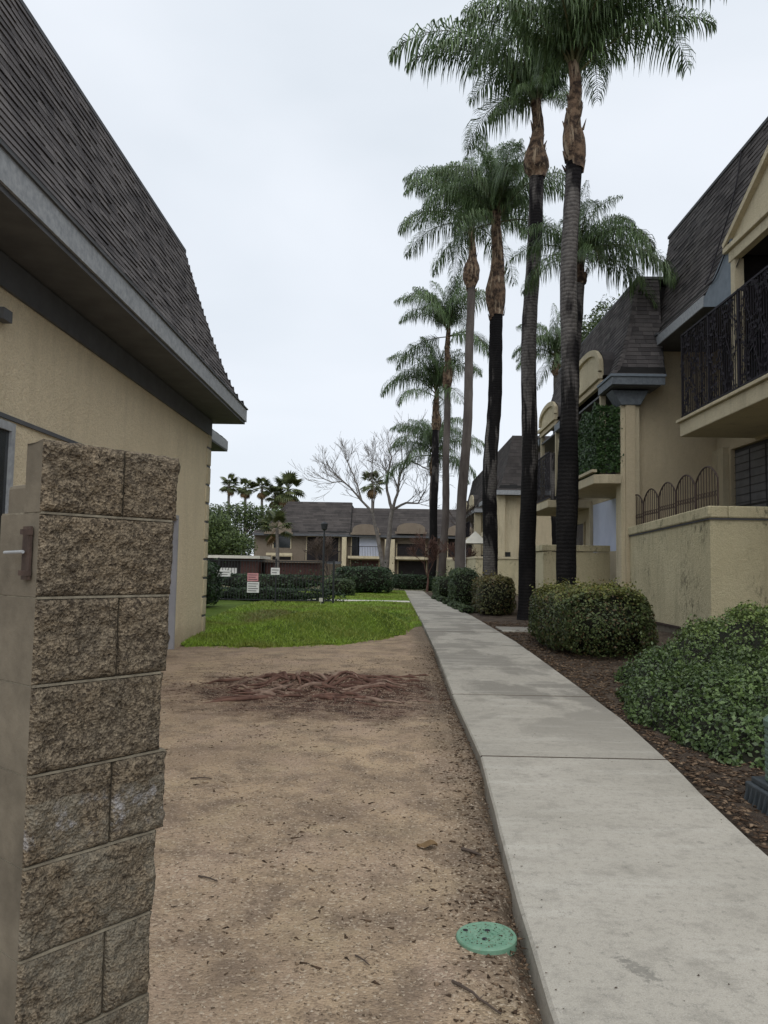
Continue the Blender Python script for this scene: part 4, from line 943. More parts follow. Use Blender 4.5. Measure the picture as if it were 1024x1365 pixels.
# ------------------------------------------------------------------ hedges and ground cover
hedge('boxwood_hedge', 'large rounded hedge with yellow green tips beside the path, in front of the palm', (3.82, 15.3, 0), (.90, 2.15, .64), 44000, 'hedge_yellow', .050, seed=2, pw=3.9, lump=.10)
hedge('boxwood_hedge', 'olive brown hedge between the second and third palm trunks from the front', (3.45, 26.7, 0), (.62, 1.7, .66), 9000, 'hedge_brown', .075, seed=3)
hedge('boxwood_hedge', 'tall squared dark green hedge beside the path before the grey palm', (3.0, 33.2, 0), (.58, 1.8, .80), 7500, 'hedge_mid', .085, seed=4)
hedge('boxwood_hedge', 'low far hedge on the right of the path just before its end', (2.75, 41.5, 0), (.55, 3.4, .56), 5000, 'hedge_mid', .10, seed=5)
hedge('boxwood_hedge', 'big dark green block hedge left of the far end of the path', (-1.75, 44.5, 0), (1.75, 1.6, .78), 6000, 'hedge_dark', .12, seed=6)
hedge('boxwood_hedge', 'small lower hedge just right of the pool lamp post', (-2.75, 39.3, 0), (.8, .8, .46), 2500, 'hedge_mid', .10, seed=7)
hedge('boxwood_hedge', 'hedge across the very end of the path under the arched dormers', (1.3, 53.4, 0), (1.7, .8, .55), 3500, 'hedge_dark', .12, seed=8)
hedge('boxwood_hedge', 'dark shrub against the far corner of the left building', (-6.9, 27.0, 0), (.75, 1.0, .85), 4500, 'hedge_dark', .09, seed=9)
hedge('boxwood_hedge', 'long dark hedge running behind the pool fence', (-5.6, 32.6, 0), (3.6, .6, .30), 7000, 'hedge_dark', .10, seed=10)
hedge('boxwood_hedge', 'hedge behind the pool fence, under the small apartment balcony', (-7.5, 46, 0), (4.3, .8, .5), 4000, 'hedge_dark', .13, seed=11)
for k, (x, y) in enumerate(((2.62, 27.6), (2.55, 29.6), (2.5, 31.4), (2.42, 33.6), (2.3, 36.0), (2.2, 38.4))):
    hedge('low_shrub', ['low grey green plant clump at the path edge, nearest of the row', 'second low plant clump of the row at the path edge', 'third low plant clump of the row at the path edge', 'low plant clump at the path edge beside the squared hedge', 'fifth low plant clump at the path edge toward the far end', 'farthest low plant clump at the path edge'][k], (x, y, 0), (.28, .9, .13), 900, 'hedge_mid', .07, 'low plants along the path edge', seed=20+k, pw=2.2, cat='shrub')

# spreading ground cover at right
gc = thing('spreading_shrub', 'wide low spreading green shrub beside the path at the right edge', 'shrub', (4.6, 8.5, 0))
EL = [(3.85, 8.15, 1.3, 2.25, .50), (5.5, 8.4, 2.1, 2.7, .74), (5.7, 10.9, 2.0, 2.1, .98), (4.5, 10.6, 1.4, 1.4, .55), (3.4, 7.2, .8, 1.1, .38)]
def hcov(x, y):
    h = 0
    for (cx, cy, rx, ry, hz) in EL:
        d = (((x-cx)/rx)**2+((y-cy)/ry)**2)**.5
        d += .13*N3(x*1.8, y*1.8, 4)+.07*N3(x*5, y*5, 4)
        d = max(d, 0)
        if d < 1: h = max(h, hz*(1-d**2.6)**.55)
    return h*(1+.22*N3(x*2.6, y*2.6, 8)+.14*N3(x*7, y*7, 3)) if h > 0 else 0
rng = np.random.default_rng(12); PL = []; NL = []
while len(PL) < 88000:
    x, y = rng.uniform(2.4, 7.6), rng.uniform(5.4, 13.1)
    if rng.random() > (9.0/(y+2.5))**1.0: continue
    h = hcov(x, y)
    if h <= .02 or N3(x*6.5, y*6.5, 2)+.5*N3(x*14, y*14, 5) < -.38+.2*rng.random()-.1: continue
    g_ = np.array([hcov(x+.08, y)-hcov(x-.08, y), hcov(x, y+.08)-hcov(x, y-.08)])/.16
    nn = np.array([-g_[0], -g_[1], 1.0]); sl = np.linalg.norm(g_)
    reps = 1+int(min(4, sl*1.2))
    for _ in range(reps):
        z = h-rng.random()**2.2*min(h, .16) if (sl < .8) else rng.uniform(.02, h)
        PL.append((x+rng.normal(0, .02), y+rng.normal(0, .02), z+zground(x, y)+.03)); NL.append(nn/np.linalg.norm(nn))
for i_ in rng.choice(len(PL), 900):
    for q_ in range(4):
        PL.append(tuple(np.array(PL[i_])+np.array([0, 0, .035*q_])+rng.normal(0, .016, 3))); NL.append(rng.normal(0, 1, 3))
P_ = np.array(PL)-np.array([4.6, 8.5, 0]); V_, F_ = leaves(P_, np.array(NL)*.8, .045, rng, .6, .55)
link('foliage', np_mesh('foliage', V_, F_, M['cover']), gc)
gx, gy = np.arange(2.3, 7.7, .12), np.arange(5.3, 13.2, .12); V = []
for y in gy:
    for x in gx: h = hcov(x, y); V.append((x-4.6, y-8.5, zground(x, y)+(h*.80-.02 if h > .05 else -.15)))
nb = len(gx); ii = np.arange(len(gy)-1)[:, None]*nb+np.arange(nb-1)[None, :]
link('branches', np_mesh('branches', V, np.stack([ii, ii+1, ii+nb+1, ii+nb], -1).reshape(-1, 4), M['core'], True), gc)

# ------------------------------------------------------------------ queen palms
def frond_mesh(e0, bend, L, seed, nl=70):
    r = np.random.default_rng(seed); n = 18; P_ = [np.zeros(3)]; el = math.radians(e0); side = r.normal(0, .12)
    T = []
    for i in range(n):
        t_ = i/n; a = el-math.radians(bend)*(t_**1.5); d = np.array([math.cos(a), side*t_, math.sin(a)]); d /= np.linalg.norm(d); T.append(d); P_.append(P_[-1]+d*L/n)
    P_ = np.array(P_); T.append(T[-1]); T = np.array(T)
    mb = MB(); mb.tube([tuple(p) for p in P_], [max(.006, .032*(1-i/n)**1.0) for i in range(n+1)], 4)
    mb.mi = [1]*len(mb.f)
    Vv = list(mb.v); Ff = list(mb.f); mi = [1]*len(Ff)
    for k in range(nl):
        t_ = .13+.87*(k+.5)/nl; f = t_*n; i = min(int(f), n-1); p = P_[i]+(P_[i+1]-P_[i])*(f-i); tg = T[i]
        ll = L*.265*(math.sin(math.pi*min(1, .12+t_*.86))**.6)*r.uniform(.8, 1.15)
        for sg in (-1, 1):
            for rep in range(2):
                pl_ = r.uniform(-.7, .8)
                up = np.cross(tg, [0, 1, 0]); up = -up if up[2] < 0 else up
                d = np.array([0, sg, 0])*math.cos(pl_)+up*math.sin(pl_)+tg*r.uniform(.35, .8); d /= np.linalg.norm(d)
                w = .0125*r.uniform(.8, 1.3); wd = np.cross(d, [0, 0, 1]); q = np.linalg.norm(wd)
                wd = wd/q if q > .1 else np.array([1, 0, 0]); wd = wd*w
                m1 = p+d*ll*.38+np.array([0, 0, -.05*ll]); d2 = d*.45+np.array([0, 0, -.75])*r.uniform(.6, 1.2); m2 = m1+d2*ll*.34; d3 = d*.12+np.array([0, 0, -1.0]); m3 = m2+d3*ll*.32
                o = len(Vv); Vv += [tuple(p-wd*.5), tuple(p+wd*.5), tuple(m1-wd), tuple(m1+wd), tuple(m2-wd*.8), tuple(m2+wd*.8), tuple(m3)]
                Ff += [(o, o+1, o+3, o+2), (o+2, o+3, o+5, o+4), (o+4, o+5, o+6)]; mi += [0]*3
    me = bpy.data.meshes.new('frond'); me.from_pydata(Vv, [], Ff); me.materials.append(M['palm_leaf']); me.materials.append(M['stalk'])
    me.polygons.foreach_set('material_index', mi); me.update(); return me
FT = {0: [(88, 38), (80, 78)], 1: [(72, 118), (64, 128)], 2: [(52, 130), (40, 92)], 3: [(18, 95), (2, 80)]}
FT[4] = [(58, 112), (50, 100)]
FM = {k: [frond_mesh(e, b, 3.6, 10*k+j, 58) for j, (e, b) in enumerate(v)] for k, v in FT.items()}
def queen_palm(label, base, top, zc, r0, r1, scale=1.0, seed=1, boots=1.0, trunk='trunk', extra=(), counts=(5, 8, 8, 6)):
    """base (x,y), top (x,y,z) of the bare trunk; zc: crown base height"""
    r = random.Random(seed); bx_, by_ = base; z0 = zground(bx_, by_) if by_ < 52 else -.05
    t_ = thing('queen_palm', label, 'palm tree', (bx_, by_, z0), 'queen palms along the path')
    n = 40; P_ = []; R_ = []
    for i in range(n+1):
        f = i/n; x = bx_+(top[0]-bx_)*f+.05*math.sin(f*5+seed); y = by_+(top[1]-by_)*f; x += .05*math.sin(f*11+seed*2)*min(1, f*3)*min(1, (1-f)*3); P_.append((x, y, z0-.1+(top[2]-z0+.1)*f))
        R_.append((r0+(r1-r0)*f)*(1+.22*math.exp(-f*40))*(1+.025*math.sin(i*2.1+seed)+.02*r.uniform(-1, 1)))
    part(MB().tube(P_, R_, 14), 'trunk', trunk, t_, smooth=True)
    bh = (zc-top[2]); hx, hy = top[0]+.05*math.sin(5+seed), top[1]
    P_ = []; R_ = []
    for i in range(17):
        f = i/16; P_.append((hx+(.04*math.sin(f*9+seed)), hy, top[2]-.15+(bh+.15)*f))
        prof = np.interp(f, [0, .12, .25, .4, .6, 1], [r1*1.0, r1*1.45*boots, r1*1.5*boots, r1*1.1, r1*.85, r1*.7]); R_.append(prof*(1+.06*r.uniform(-1, 1)))
    part(MB().tube(P_, R_, 12), 'leaf_bases', 'boots', t_, smooth=True)
    # ragged old leaf bases
    mb = MB()
    for k in range(26):
        a = r.uniform(0, 6.28); z = top[2]+r.uniform(-.1, .62)*bh; rr = r1*(1.25 if z < top[2]+.35*bh else .8); c, s = math.cos(a), math.sin(a)
        p = Vector((hx+c*rr*.8, hy+s*rr*.8, z)); q = p+Vector((c*.10, s*.10, r.uniform(.15, .4))); wv = Vector((-s, c, 0))*.07
        mb.add([p-wv, p+wv, q+wv*.3, q-wv*.3, p+Vector((c, s, 0))*.05], [(0, 1, 2, 3), (0, 4, 3), (1, 2, 4), (4, 2, 3)])
    part(mb, 'old_leaf_stubs', 'boots', t_)
    C0 = Vector((hx-bx_, hy-by_, zc-z0-.1)); az = r.uniform(0, 6.28)
    def put(kind, azim, sc, var=None, dz=0, tilt=0):
        me = FM[kind][var if var is not None else r.randrange(2)]
        o = bpy.data.objects.new('frond', me); COL.objects.link(o); o.parent = t_
        o.location = C0+Vector((0, 0, dz)); o.rotation_euler = (r.uniform(-.15, .15), tilt, azim); o.scale = (sc,)*3
    for kind, cnt in enumerate(counts):
        for k in range(cnt):
            az += 2.39996+r.uniform(-.2, .2); put(kind, az, scale*r.uniform(.85, 1.1)*(.85 if kind == 0 else 1), None, -.12*kind*scale)
    for (kind, azim, sc, var) in extra: put(kind, math.radians(azim), sc, var, 0)
    return t_
queen_palm('nearest queen palm, thick dark trunk rising behind the large yellow tipped hedge', (3.92, 17.9), (4.15, 17.7, 11.2), 13.7, .235, .185, 1.1, 1, .95, extra=((1, 5, 1.5, 0), (1, -20, 1.4, 0), (1, 30, 1.4, 1), (0, 10, 1.3, 1)), counts=(9, 9, 1, 0))
queen_palm('second queen palm, straight blackened trunk with mossy base at the stepping pad', (4.02, 23.5), (4.25, 23.3, 13.9), 16.3, .26, .215, 1.15, 2, 1.2, extra=((4, 183, 1.6, 0), (4, 190, 1.35, 1), (3, 200, .55, 1), (3, 160, .5, 0), (3, 260, .6, 0), (3, 320, .5, 1), (3, 230, .5, 0)), counts=(9, 9, 1, 0))
queen_palm('third queen palm, dark trunk with pale grey base behind the olive hedge', (3.62, 29), (3.75, 29, 11.4), 15.4, .29, .25, 1.02, 3, 1.05, 'trunk_top', extra=((2, 180, 1.0, 0),), counts=(8, 9, 6, 3))
queen_palm('slim grey queen palm left of the third one, behind the squared hedge', (3.27, 38), (3.69, 38, 15.8), 19.6, .27, .20, 1.25, 4, 1.45, 'trunk_grey', extra=((1, 182, 1.25, 1), (1, 168, 1.15, 0)))
queen_palm('brown trunk queen palm, right one of the close pair near the path end', (3.32, 52), (3.52, 52, 13.9), 18.0, .27, .22, 1.35, 5, 1.1, 'trunk_grey', extra=((4, 180, 1.0, 1),), counts=(10, 9, 1, 3))
queen_palm('dark trunk queen palm, left one of the close pair near the path end', (2.62, 53.5), (2.9, 54, 11.4), 14.2, .30, .24, 1.35, 6, 1.0, extra=((4, 180, 1.0, 0),), counts=(10, 8, 1, 3))
queen_palm('shortest far queen palm half hidden behind the close pair', (3.0, 62), (3.1, 62, 9.0), 11.2, .25, .2, 1.3, 7, 1.0, 'trunk_grey', extra=((1, 180, 1.1, 0),))
queen_palm('queen palm hidden behind the nearest trunk with a drooping crown to its right', (4.62, 20.6), (5.0, 20.9, 9.6), 10.5, .18, .15, .60, 8, 1.0, counts=(4, 6, 5, 4), extra=((2, -10, .62, 0), (2, 10, .7, 1), (3, 0, .9, 0), (3, 25, .85, 1), (3, -35, .85, 1), (3, -60, .8, 0)))
queen_palm('distant queen palm behind the row house roof, crown between the two nearest trunks', (8.8, 42), (8.8, 42, 12.4), 13.6, .2, .17, .85, 9, 1.0)

# ------------------------------------------------------------------ fan palms far away
def fan_leaf_mesh(seed):
    r = random.Random(seed); mb = MB(); n = 14; c = Vector((1.0, 0, .0))
    mb.tube([(0, 0, 0), (.5, 0, .05), (1.0, 0, 0)], [.03, .02, .015], 3)
    for k in range(n):
        a = math.radians(-120+240*k/(n-1)); L = .85*(.75+.25*math.cos(a)); d = Vector((math.cos(a), math.sin(a), -.25)); s = Vector((-math.sin(a), math.cos(a), 0))*.085
        p = c+d*L*.55; q = c+d*L+Vector((0, 0, -.18)); mb.add([c, p-s, q, p+s], [(0, 1, 2, 3)])
    me = bpy.data.meshes.new('fan_leaf'); me.from_pydata([tuple(v) for v in mb.v], [], mb.f); me.materials.append(M['fan_leaf']); me.update(); return me
FL = [fan_leaf_mesh(k) for k in range(3)]
FLD = []
for m_ in FL: q = m_.copy(); q.materials[0] = M['dead_leaf']; FLD.append(q)
def fan_palm(label, x, y, h, s, seed, dead=10, live=34, tr=.22):
    r = random.Random(seed); t_ = thing('fan_palm', label, 'palm tree', (x, y, 0), 'fan palms beyond the buildings')
    part(MB().tube([(x, y, -.1), (x+.1, y, h*.5), (x, y, h)], [tr*1.4, tr, tr*.8], 8), 'trunk', 'bark_pale', t_)
    for k in range(live+dead):
        me = (FLD if k >= live else FL)[r.randrange(3)]; o = bpy.data.objects.new('fan_leaf' if k < live else 'dead_leaf', me); COL.objects.link(o); o.parent = t_
        pit = r.uniform(-1.4, .75) if k < live else r.uniform(.8, 1.4); o.location = (0, 0, h-(.1 if k >= live else 0)*s); o.rotation_euler = (0, pit, r.uniform(0, 6.28)); o.scale = (s,)*3
fan_palm('leftmost of the distant fan palms, round crown on a pale trunk', -23.9, 110, 13.0, 1.0, 1, 4)
fan_palm('second distant fan palm from the left', -21.5, 110, 12.6, .95, 2, 8)
fan_palm('third distant fan palm from the left', -19.1, 110, 12.6, .95, 3, 10)
fan_palm('fourth distant fan palm, lower with a brown skirt', -17.5, 112, 11.6, 1.1, 4, 14)
fan_palm('largest distant fan palm, rightmost of the group with a shaggy brown skirt', -15.3, 110, 12.4, 1.6, 5, 22)
fan_palm('small fan palm seen through the branches of the bare tree', -2.9, 98, 12.2, 1.15, 6, 6, 22, .14)
fan_palm('low fan palm in front of the apartment building behind the pool fence', -8.7, 57, 4.3, .85, 7, 2, 20, .14)

# ------------------------------------------------------------------ bare trees
def bare_tree(label, x, y, h, seed, mat, trunk_r=.22, spread=.8, levels=5, kids=3, group=None, z0=-.05, first=.22, start=(0, 0, 1), tw='bark_twig', limbs=None):
    r = random.Random(seed); t_ = thing('bare_tree', label, 'tree', (x, y, z0), group)
    tm, cm = MB(), MB()
    def grow(p, d, L, R, lv):
        n = 4; P_ = [p]; q = p.copy(); dd = d.copy()
        for i in range(n):
            dd = (dd+Vector((r.uniform(-1, 1), r.uniform(-1, 1), r.uniform(-.5, .8)))*.16).normalized(); q = q+dd*L/n; P_.append(q.copy())
        R_ = [R*(1-.45*i/n) for i in range(n+1)]
        (tm if lv == 0 else cm).tube(P_, [max(q_, .011) for q_ in R_], 8 if lv == 0 else (5 if lv < 3 else 3), cap=False)
        if lv >= levels: return
        kk = kids+(1 if lv > 1 else 0)
        for k in range(kk):
            f = r.uniform(.45, 1) if k else 1; i = min(n, max(1, int(round(f*n)))); b = P_[i]
            nd = (dd+Vector((r.uniform(-1, 1), r.uniform(-1, 1), r.uniform(-.25, .7)))*spread).normalized()
            grow(b, nd, L*r.uniform(.6, .88), R_[i]*.74, lv+1)
    if limbs is None: grow(Vector((x, y, z0)), Vector(start).normalized(), h*first, trunk_r, 0)
    else:
        for li, (R0, R1, pts) in enumerate(limbs):
            P_ = []; yy = y
            for i, (px_, pz_) in enumerate(pts):
                if i: yy += r.uniform(-.5, .5)
                P_.append(Vector((px_, yy if li == 0 else yy+(li % 3-1)*.35*i, pz_)))
            Q = []
            for a_, b_ in zip(P_[:-1], P_[1:]):
                for k in range(3): Q.append(a_.lerp(b_, k/3)+Vector((r.uniform(-.06, .06), r.uniform(-.06, .06), 0))*(1 if k else 0))
            Q.append(P_[-1]); m_ = len(Q)-1
            RR = [.62*(R0+(R1-R0)*(i/m_)**.8) for i in range(m_+1)]
            (tm if li == 0 else cm).tube(Q, RR, 8, cap=False)
            for i in range(3 if li else 7, m_+1):
                for _ in range(2 if i < m_ else 3):
                    d0 = (Q[i]-Q[i-1]).normalized(); d0 = (d0+Vector((r.uniform(-1, 1), r.uniform(-1, 1), r.uniform(-.3, .8)))*.9).normalized()
                    grow(Q[i], d0, r.uniform(.7, 1.5), max(.016, RR[i]*.4), levels-2)
    part(tm, 'trunk', mat, t_, smooth=True); part(cm, 'branches', tw if tw else mat, t_)
    return t_
bare_tree('large pale bare sycamore with thick bent limbs in front of the far apartment building', -0.67, 65, 14, 11, 'bark_pale', levels=5, kids=2, spread=.7, tw='bark_pale', limbs=[(0.4, 0.26, [(-0.67, 0.59), (-0.37, 4.45), (-0.18, 6.38)]), (0.24, 0.06, [(-0.18, 6.38), (-0.65, 8.01), (-0.6, 9.35), (-0.33, 10.83), (-0.65, 11.87)]), (0.22, 0.06, [(-0.11, 6.53), (0.24, 7.71), (0.36, 9.2), (0.93, 10.83), (2.12, 10.39), (3.02, 9.94)]), (0.2, 0.07, [(-0.03, 6.45), (1.0, 6.97), (1.97, 6.9), (2.61, 8.01)]), (0.12, 0.04, [(0.31, 8.01), (-0.23, 9.35), (-0.98, 9.79)]), (0.1, 0.04, [(0.64, 10.24), (0.47, 11.72), (0.9, 12.61)])])
bare_tree('bare pale tree leaning left with long spreading twigs, beside the thick limbed sycamore', -0.74, 67, 14, 23, 'bark_pale', levels=5, kids=2, spread=.7, tw='bark_pale', limbs=[(0.34, 0.2, [(-0.74, 0.59), (-1.48, 4.45), (-1.88, 6.23)]), (0.2, 0.05, [(-1.88, 6.23), (-3.02, 7.42), (-3.93, 8.46), (-4.98, 9.35), (-5.89, 10.39)]), (0.15, 0.04, [(-2.87, 7.27), (-3.26, 8.61), (-3.8, 9.79), (-4.42, 11.13)]), (0.13, 0.04, [(-1.88, 6.23), (-1.76, 7.57), (-2.02, 9.5), (-1.89, 10.98)]), (0.11, 0.04, [(-3.93, 8.46), (-4.53, 8.9), (-5.42, 8.75), (-6.17, 9.05)])])
bare_tree('small leafless tree with reddish twigs in front of the far palms', 2.2, 50, 5.0, 5, 'bark_red', .09, .95, 5, 3, first=.24, tw='bark_red')
bare_tree('leafless brown tree rising behind the grey palm trunks', 4.6, 57, 9.0, 9, 'bark_brown', .13, .6, 6, 2, first=.26, tw='bark_brown')
bare_tree('thin leafless tree with reddish twigs right beside the far houses', 3.9, 48, 4.6, 15, 'bark_red', .07, .9, 5, 3, first=.24, tw='bark_red')
bare_tree('dark leafless shrub tree in front of the apartment balcony', -4.9, 60, 5.2, 31, 'bark_brown', .10, .95, 5, 3, first=.26, tw='bark_brown')

# ------------------------------------------------------------------ leafy trees and hillside
def leafy_tree(label, x, y, h, clumps, n, mat, size, seed, tr=.2):
    rng = np.random.default_rng(seed); t_ = thing('leafy_tree', label, 'tree', (x, y, -.05))
    mb = MB().tube([(x, y, -.1), (x+.1, y, h*.35), (x, y, h*.65)], [tr, tr*.75, tr*.4], 8)
    PP = []; NN = []; tot = sum(c[3]*c[4] for c in clumps)
    for (cx, cy, cz, rr, rz) in clumps:
        m_ = int(n*rr*rz/tot); d = rng.normal(0, 1, (m_, 3)); d /= np.linalg.norm(d, axis=1)[:, None]; k = rng.random((m_, 1))**.35
        lum = np.array([1+.35*noise.noise(Vector(q*2.3)+Vector((cx, cz, seed))) for q in d])[:, None]
        PP.append(d*k*lum*np.array([rr, rr, rz])+np.array([cx, 0+cy, cz])); NN.append(d)
        mb.tube([(x, y, h*.45), (x+cx*.6, y+cy*.6, (h*.45+cz)*.5), (x+cx, y+cy, cz)], [tr*.4, tr*.25, .02], 5)
    part(mb, 'trunk', 'bark_brown', t_)
    P_ = np.concatenate(PP); V_, F_ = leaves(P_, np.concatenate(NN)+np.array([0, 0, .3]), size, rng, .5, .8)
    link('crown', np_mesh('crown', V_, F_, M[mat]), t_)
leafy_tree('feathery green tree rising behind the hipped roof of the ivy covered house', 10.2, 33, 14, [(-1.6, 0, 11.0, 1.5, 1.7), (-.6, 0, 12.2, 1.4, 1.3), (.6, 0, 12.6, 1.3, 1.2), (-1.3, 0, 9.6, 1.5, 1.6), (.6, 0, 11.6, 1.8, 1.6), (1.9, .5, 13.2, 1.1, .7)], 30000, 'tree_leaf', .13, 2)
r_ = random.Random(4)
cl = []
for k in range(16): cl.append((r_.uniform(-6.0, 5.2), r_.uniform(-2, 2), r_.uniform(1.5, 6.2), r_.uniform(1.5, 2.2), r_.uniform(1.2, 1.7)))
for k in range(7): cl.append((-6+k*1.85, 0, 7.4+.2*math.sin(k*2), 1.5, 1.3))
leafy_tree('broad dense green tree mass beyond the pool, under the fan palms', -18.6, 88, 8, cl, 26000, 'hill_leaf', .30, 6, .3)
leafy_tree('rounded green tree beside the left building beyond the pool house', -14.0, 66, 5.5, [(-2.5, 0, 3.4, 1.7, 1.6), (-.5, 0, 3.6, 1.6, 1.4), (-1.5, 0, 5.0, 1.5, 1.1), (1.0, 0, 3.2, 1.2, 1.1)], 12000, 'tree_leaf', .2, 8, .2)
# low wooded hills on the horizon
V = []; F = []; nh = 90
for i in range(nh+1):
    x = -420+840*i/nh; h = 5+3.0*N3(x*.012, 1, 3)+1.2*N3(x*.06, 1, 3)
    V += [(x, 330, -2), (x, 345, h*.7), (x, 370, h)]
for i in range(nh):
    for k in range(2): a = i*3+k; F.append((a, a+3, a+4, a+1))
mb = MB(); mb.v = V; mb.f = F; mb.mi = [0]*len(F)
o = mb.build('hills', M['hill_leaf'], None, smooth=True); tag(o, kind='structure')

# ------------------------------------------------------------------ old roots, debris, twigs
rt = thing('dead_tree_roots', 'reddish old tree roots and rotten stump spread across the bare dirt', 'tree roots', (-1.0, 10.1, 0))
rr = random.Random(8)
def root_path(x, y, ang, L, R0, wig=.35, lift=.02):
    n = max(6, int(L/.09)); P_ = []; R_ = []
    for i in range(n+1):
        f = i/n; zz = zground(x, y)+lift*math.sin(f*9+L*7)-R0*.15+(-.05*f**3); P_.append((x, y, zz+R0*(1-f)*.3)); R_.append(max(.005, R0*(1-.85*f)*(1+.18*rr.uniform(-1, 1))))
        ang += rr.uniform(-wig, wig); x += math.cos(ang)*L/n; y += math.sin(ang)*L/n
    return P_, R_
for k in range(74):
    side = 1 if k % 2 else -1; a0 = (0 if side > 0 else math.pi)+rr.uniform(-.42, .42)*(1.3 if k % 5 == 0 else 1)
    x0, y0 = -1.0+rr.uniform(-.35, .35)+side*rr.uniform(0, .5), 10.0+rr.uniform(-.75, .6)
    L = min(rr.uniform(.7, 2.1), (1.55 if side > 0 else 1.9)-abs(x0+1)*.3); P_, R_ = root_path(x0, y0, a0, L, rr.uniform(.009, .032), .34)
    part(MB().tube(P_, R_, 6), 'root', 'root' if rr.random() < .7 else 'root_pale', rt, smooth=True)
for k in range(12):
    P_, R_ = root_path(-1.05+rr.uniform(-.3, .3), 10.15+rr.uniform(-.2, .2), rr.uniform(0, 6.28), rr.uniform(.35, .8), rr.uniform(.02, .04), .5, .05)
    part(MB().tube(P_, R_, 7), 'root', 'root_pale' if k % 3 == 0 else 'root', rt, smooth=True)
for (x0, y0, a0, L) in ((.05, 11.35, .1, .65), (-.2, 11.2, -.1, .8), (.1, 10.9, -.15, .55), (-.5, 10.55, .15, 1.15), (-.3, 9.9, -.4, .7), (-.2, 10.75, .35, .9), (.25, 11.6, .0, .5)):
    P_, R_ = root_path(x0, y0, a0, L, .028, .22); part(MB().tube(P_, R_, 6), 'root', 'root', rt, smooth=True)
mb = MB()
for k in range(16):
    a = rr.uniform(0, 6.28); x0, y0 = -1.05+rr.gauss(0, .35), 10.25+rr.gauss(0, .18); z = zground(x0, y0); hh = rr.uniform(.02, .06); w_ = rr.uniform(.03, .08)
    mb.add([(x0+w_*math.cos(a+q*1.25)*rr.uniform(.7, 1.2), y0+w_*math.sin(a+q*1.25), z-.03) for q in range(5)]+[(x0+w_*.5*math.cos(a+q*1.25), y0+w_*.5*math.sin(a+q*1.25), z+hh*rr.uniform(.5, 1)) for q in range(5)], [(q, (q+1) % 5, 5+(q+1) % 5, 5+q) for q in range(5)]+[(5, 6, 7, 8, 9)])
part(mb, 'rotten_stump', 'root', rt)['kind'] = 'stuff'
def chips(name, label, cat, n, samp, smin, smax, mat, seed, flat=.35, kind='stuff', elong=1.0):
    rng = np.random.default_rng(seed); V = []; F = []
    base = np.array([(1, 0, 0), (-.5, .8, 0), (-.5, -.8, 0), (0, 0, 1), (0, 0, -1)]); tri = np.array([(0, 1, 3), (1, 2, 3), (2, 0, 3), (1, 0, 4), (2, 1, 4), (0, 2, 4)])
    Pn = []
    while len(Pn) < n:
        p = samp(rng)
        if p is not None: Pn.append(p)
    Pn = np.array(Pn); s = rng.uniform(smin, smax, n)*rng.random(n)**.5; a = rng.random(n)*6.283; e = 1+rng.random(n)*elong
    b = base[None]*np.stack([s*e, s, s*flat], 1)[:, None, :]; ca, sa = np.cos(a)[:, None], np.sin(a)[:, None]
    X = b[:, :, 0]*ca-b[:, :, 1]*sa; Y = b[:, :, 0]*sa+b[:, :, 1]*ca; V = np.stack([X, Y, b[:, :, 2]], 2)+Pn[:, None, :]
    F = tri[None]+(np.arange(n)*5)[:, None, None]
    o = link(name, np_mesh(name, V.reshape(-1, 3), F.reshape(-1, 3), M[mat])); tag(o, label, cat, kind=kind); return o
def s_root(r):
    x, y = -.8+r.normal(0, .95), 10.15+r.normal(0, .55)
    return (x, y, zground(x, y)+.004) if x < pl(y)-.03 and x > -3.4 else None
chips('wood_chips', 'reddish rotten wood chips scattered around the old roots', 'wood debris', 2400, s_root, .006, .026, 'debris', 1, .4, elong=2.5)
def s_peb(r):
    y = 2.0+12*r.random()**1.7; x = -3.2+r.random()*3.9
    return (x, y, zground(x, y)+.001) if x < pl(y)-.01 else None
chips('gravel', 'fine pale pebbles and grit scattered over the bare dirt', 'gravel', 26000, s_peb, .0025, .0085, 'pebble', 2, .7)
def s_edge(r):
    y = 2+14*r.random()**1.4; x = pl(y)-abs(r.normal(0, .16))-.01
    return (x, y, zground(x, y)+.003)
chips('leaf_litter', 'dark leaf litter gathered along the left edge of the path', 'leaf litter', 3800, s_edge, .004, .017, 'litter', 3, .4, elong=1.5)
def s_dirt(r):
    y = 2+12*r.random()**1.3; x = -3+r.random()*3.7
    return (x, y, zground(x, y)+.003) if x < pl(y) and N3(x*1.2, y*1.2, 6) > -.1 else None
chips('dry_bits', 'small dark twig and bark fragments strewn on the dirt', 'debris', 2600, s_dirt, .004, .014, 'litter', 4, .4, elong=3)
def s_bed(r):
    y = 3+20*r.random()**1.3; x = pr(y)+.02+abs(r.normal(0, .7))
    return (x, y, zbed(x, y)+.005) if x < 6 else None
chips('mulch_litter', 'brown mulch chips and dry leaves covering the planting bed', 'mulch', 16000, s_bed, .008, .032, 'litter', 5, .35, elong=1.6)
def s_slab(r):
    y = 2.6+16*r.random()**1.5; q = r.random(); x = pl(y)+.015+(pr(y)-pl(y)-.03)*(q if r.random() < .3 else (abs(r.normal(0, .05)) if q < .6 else 1-min(.9, abs(r.normal(0, .07)))))
    return (x, y, .004)
chips('path_specks', 'tiny leaf specks lying on the concrete path', 'debris', 240, s_slab, .003, .008, 'litter', 6, .3, elong=1)
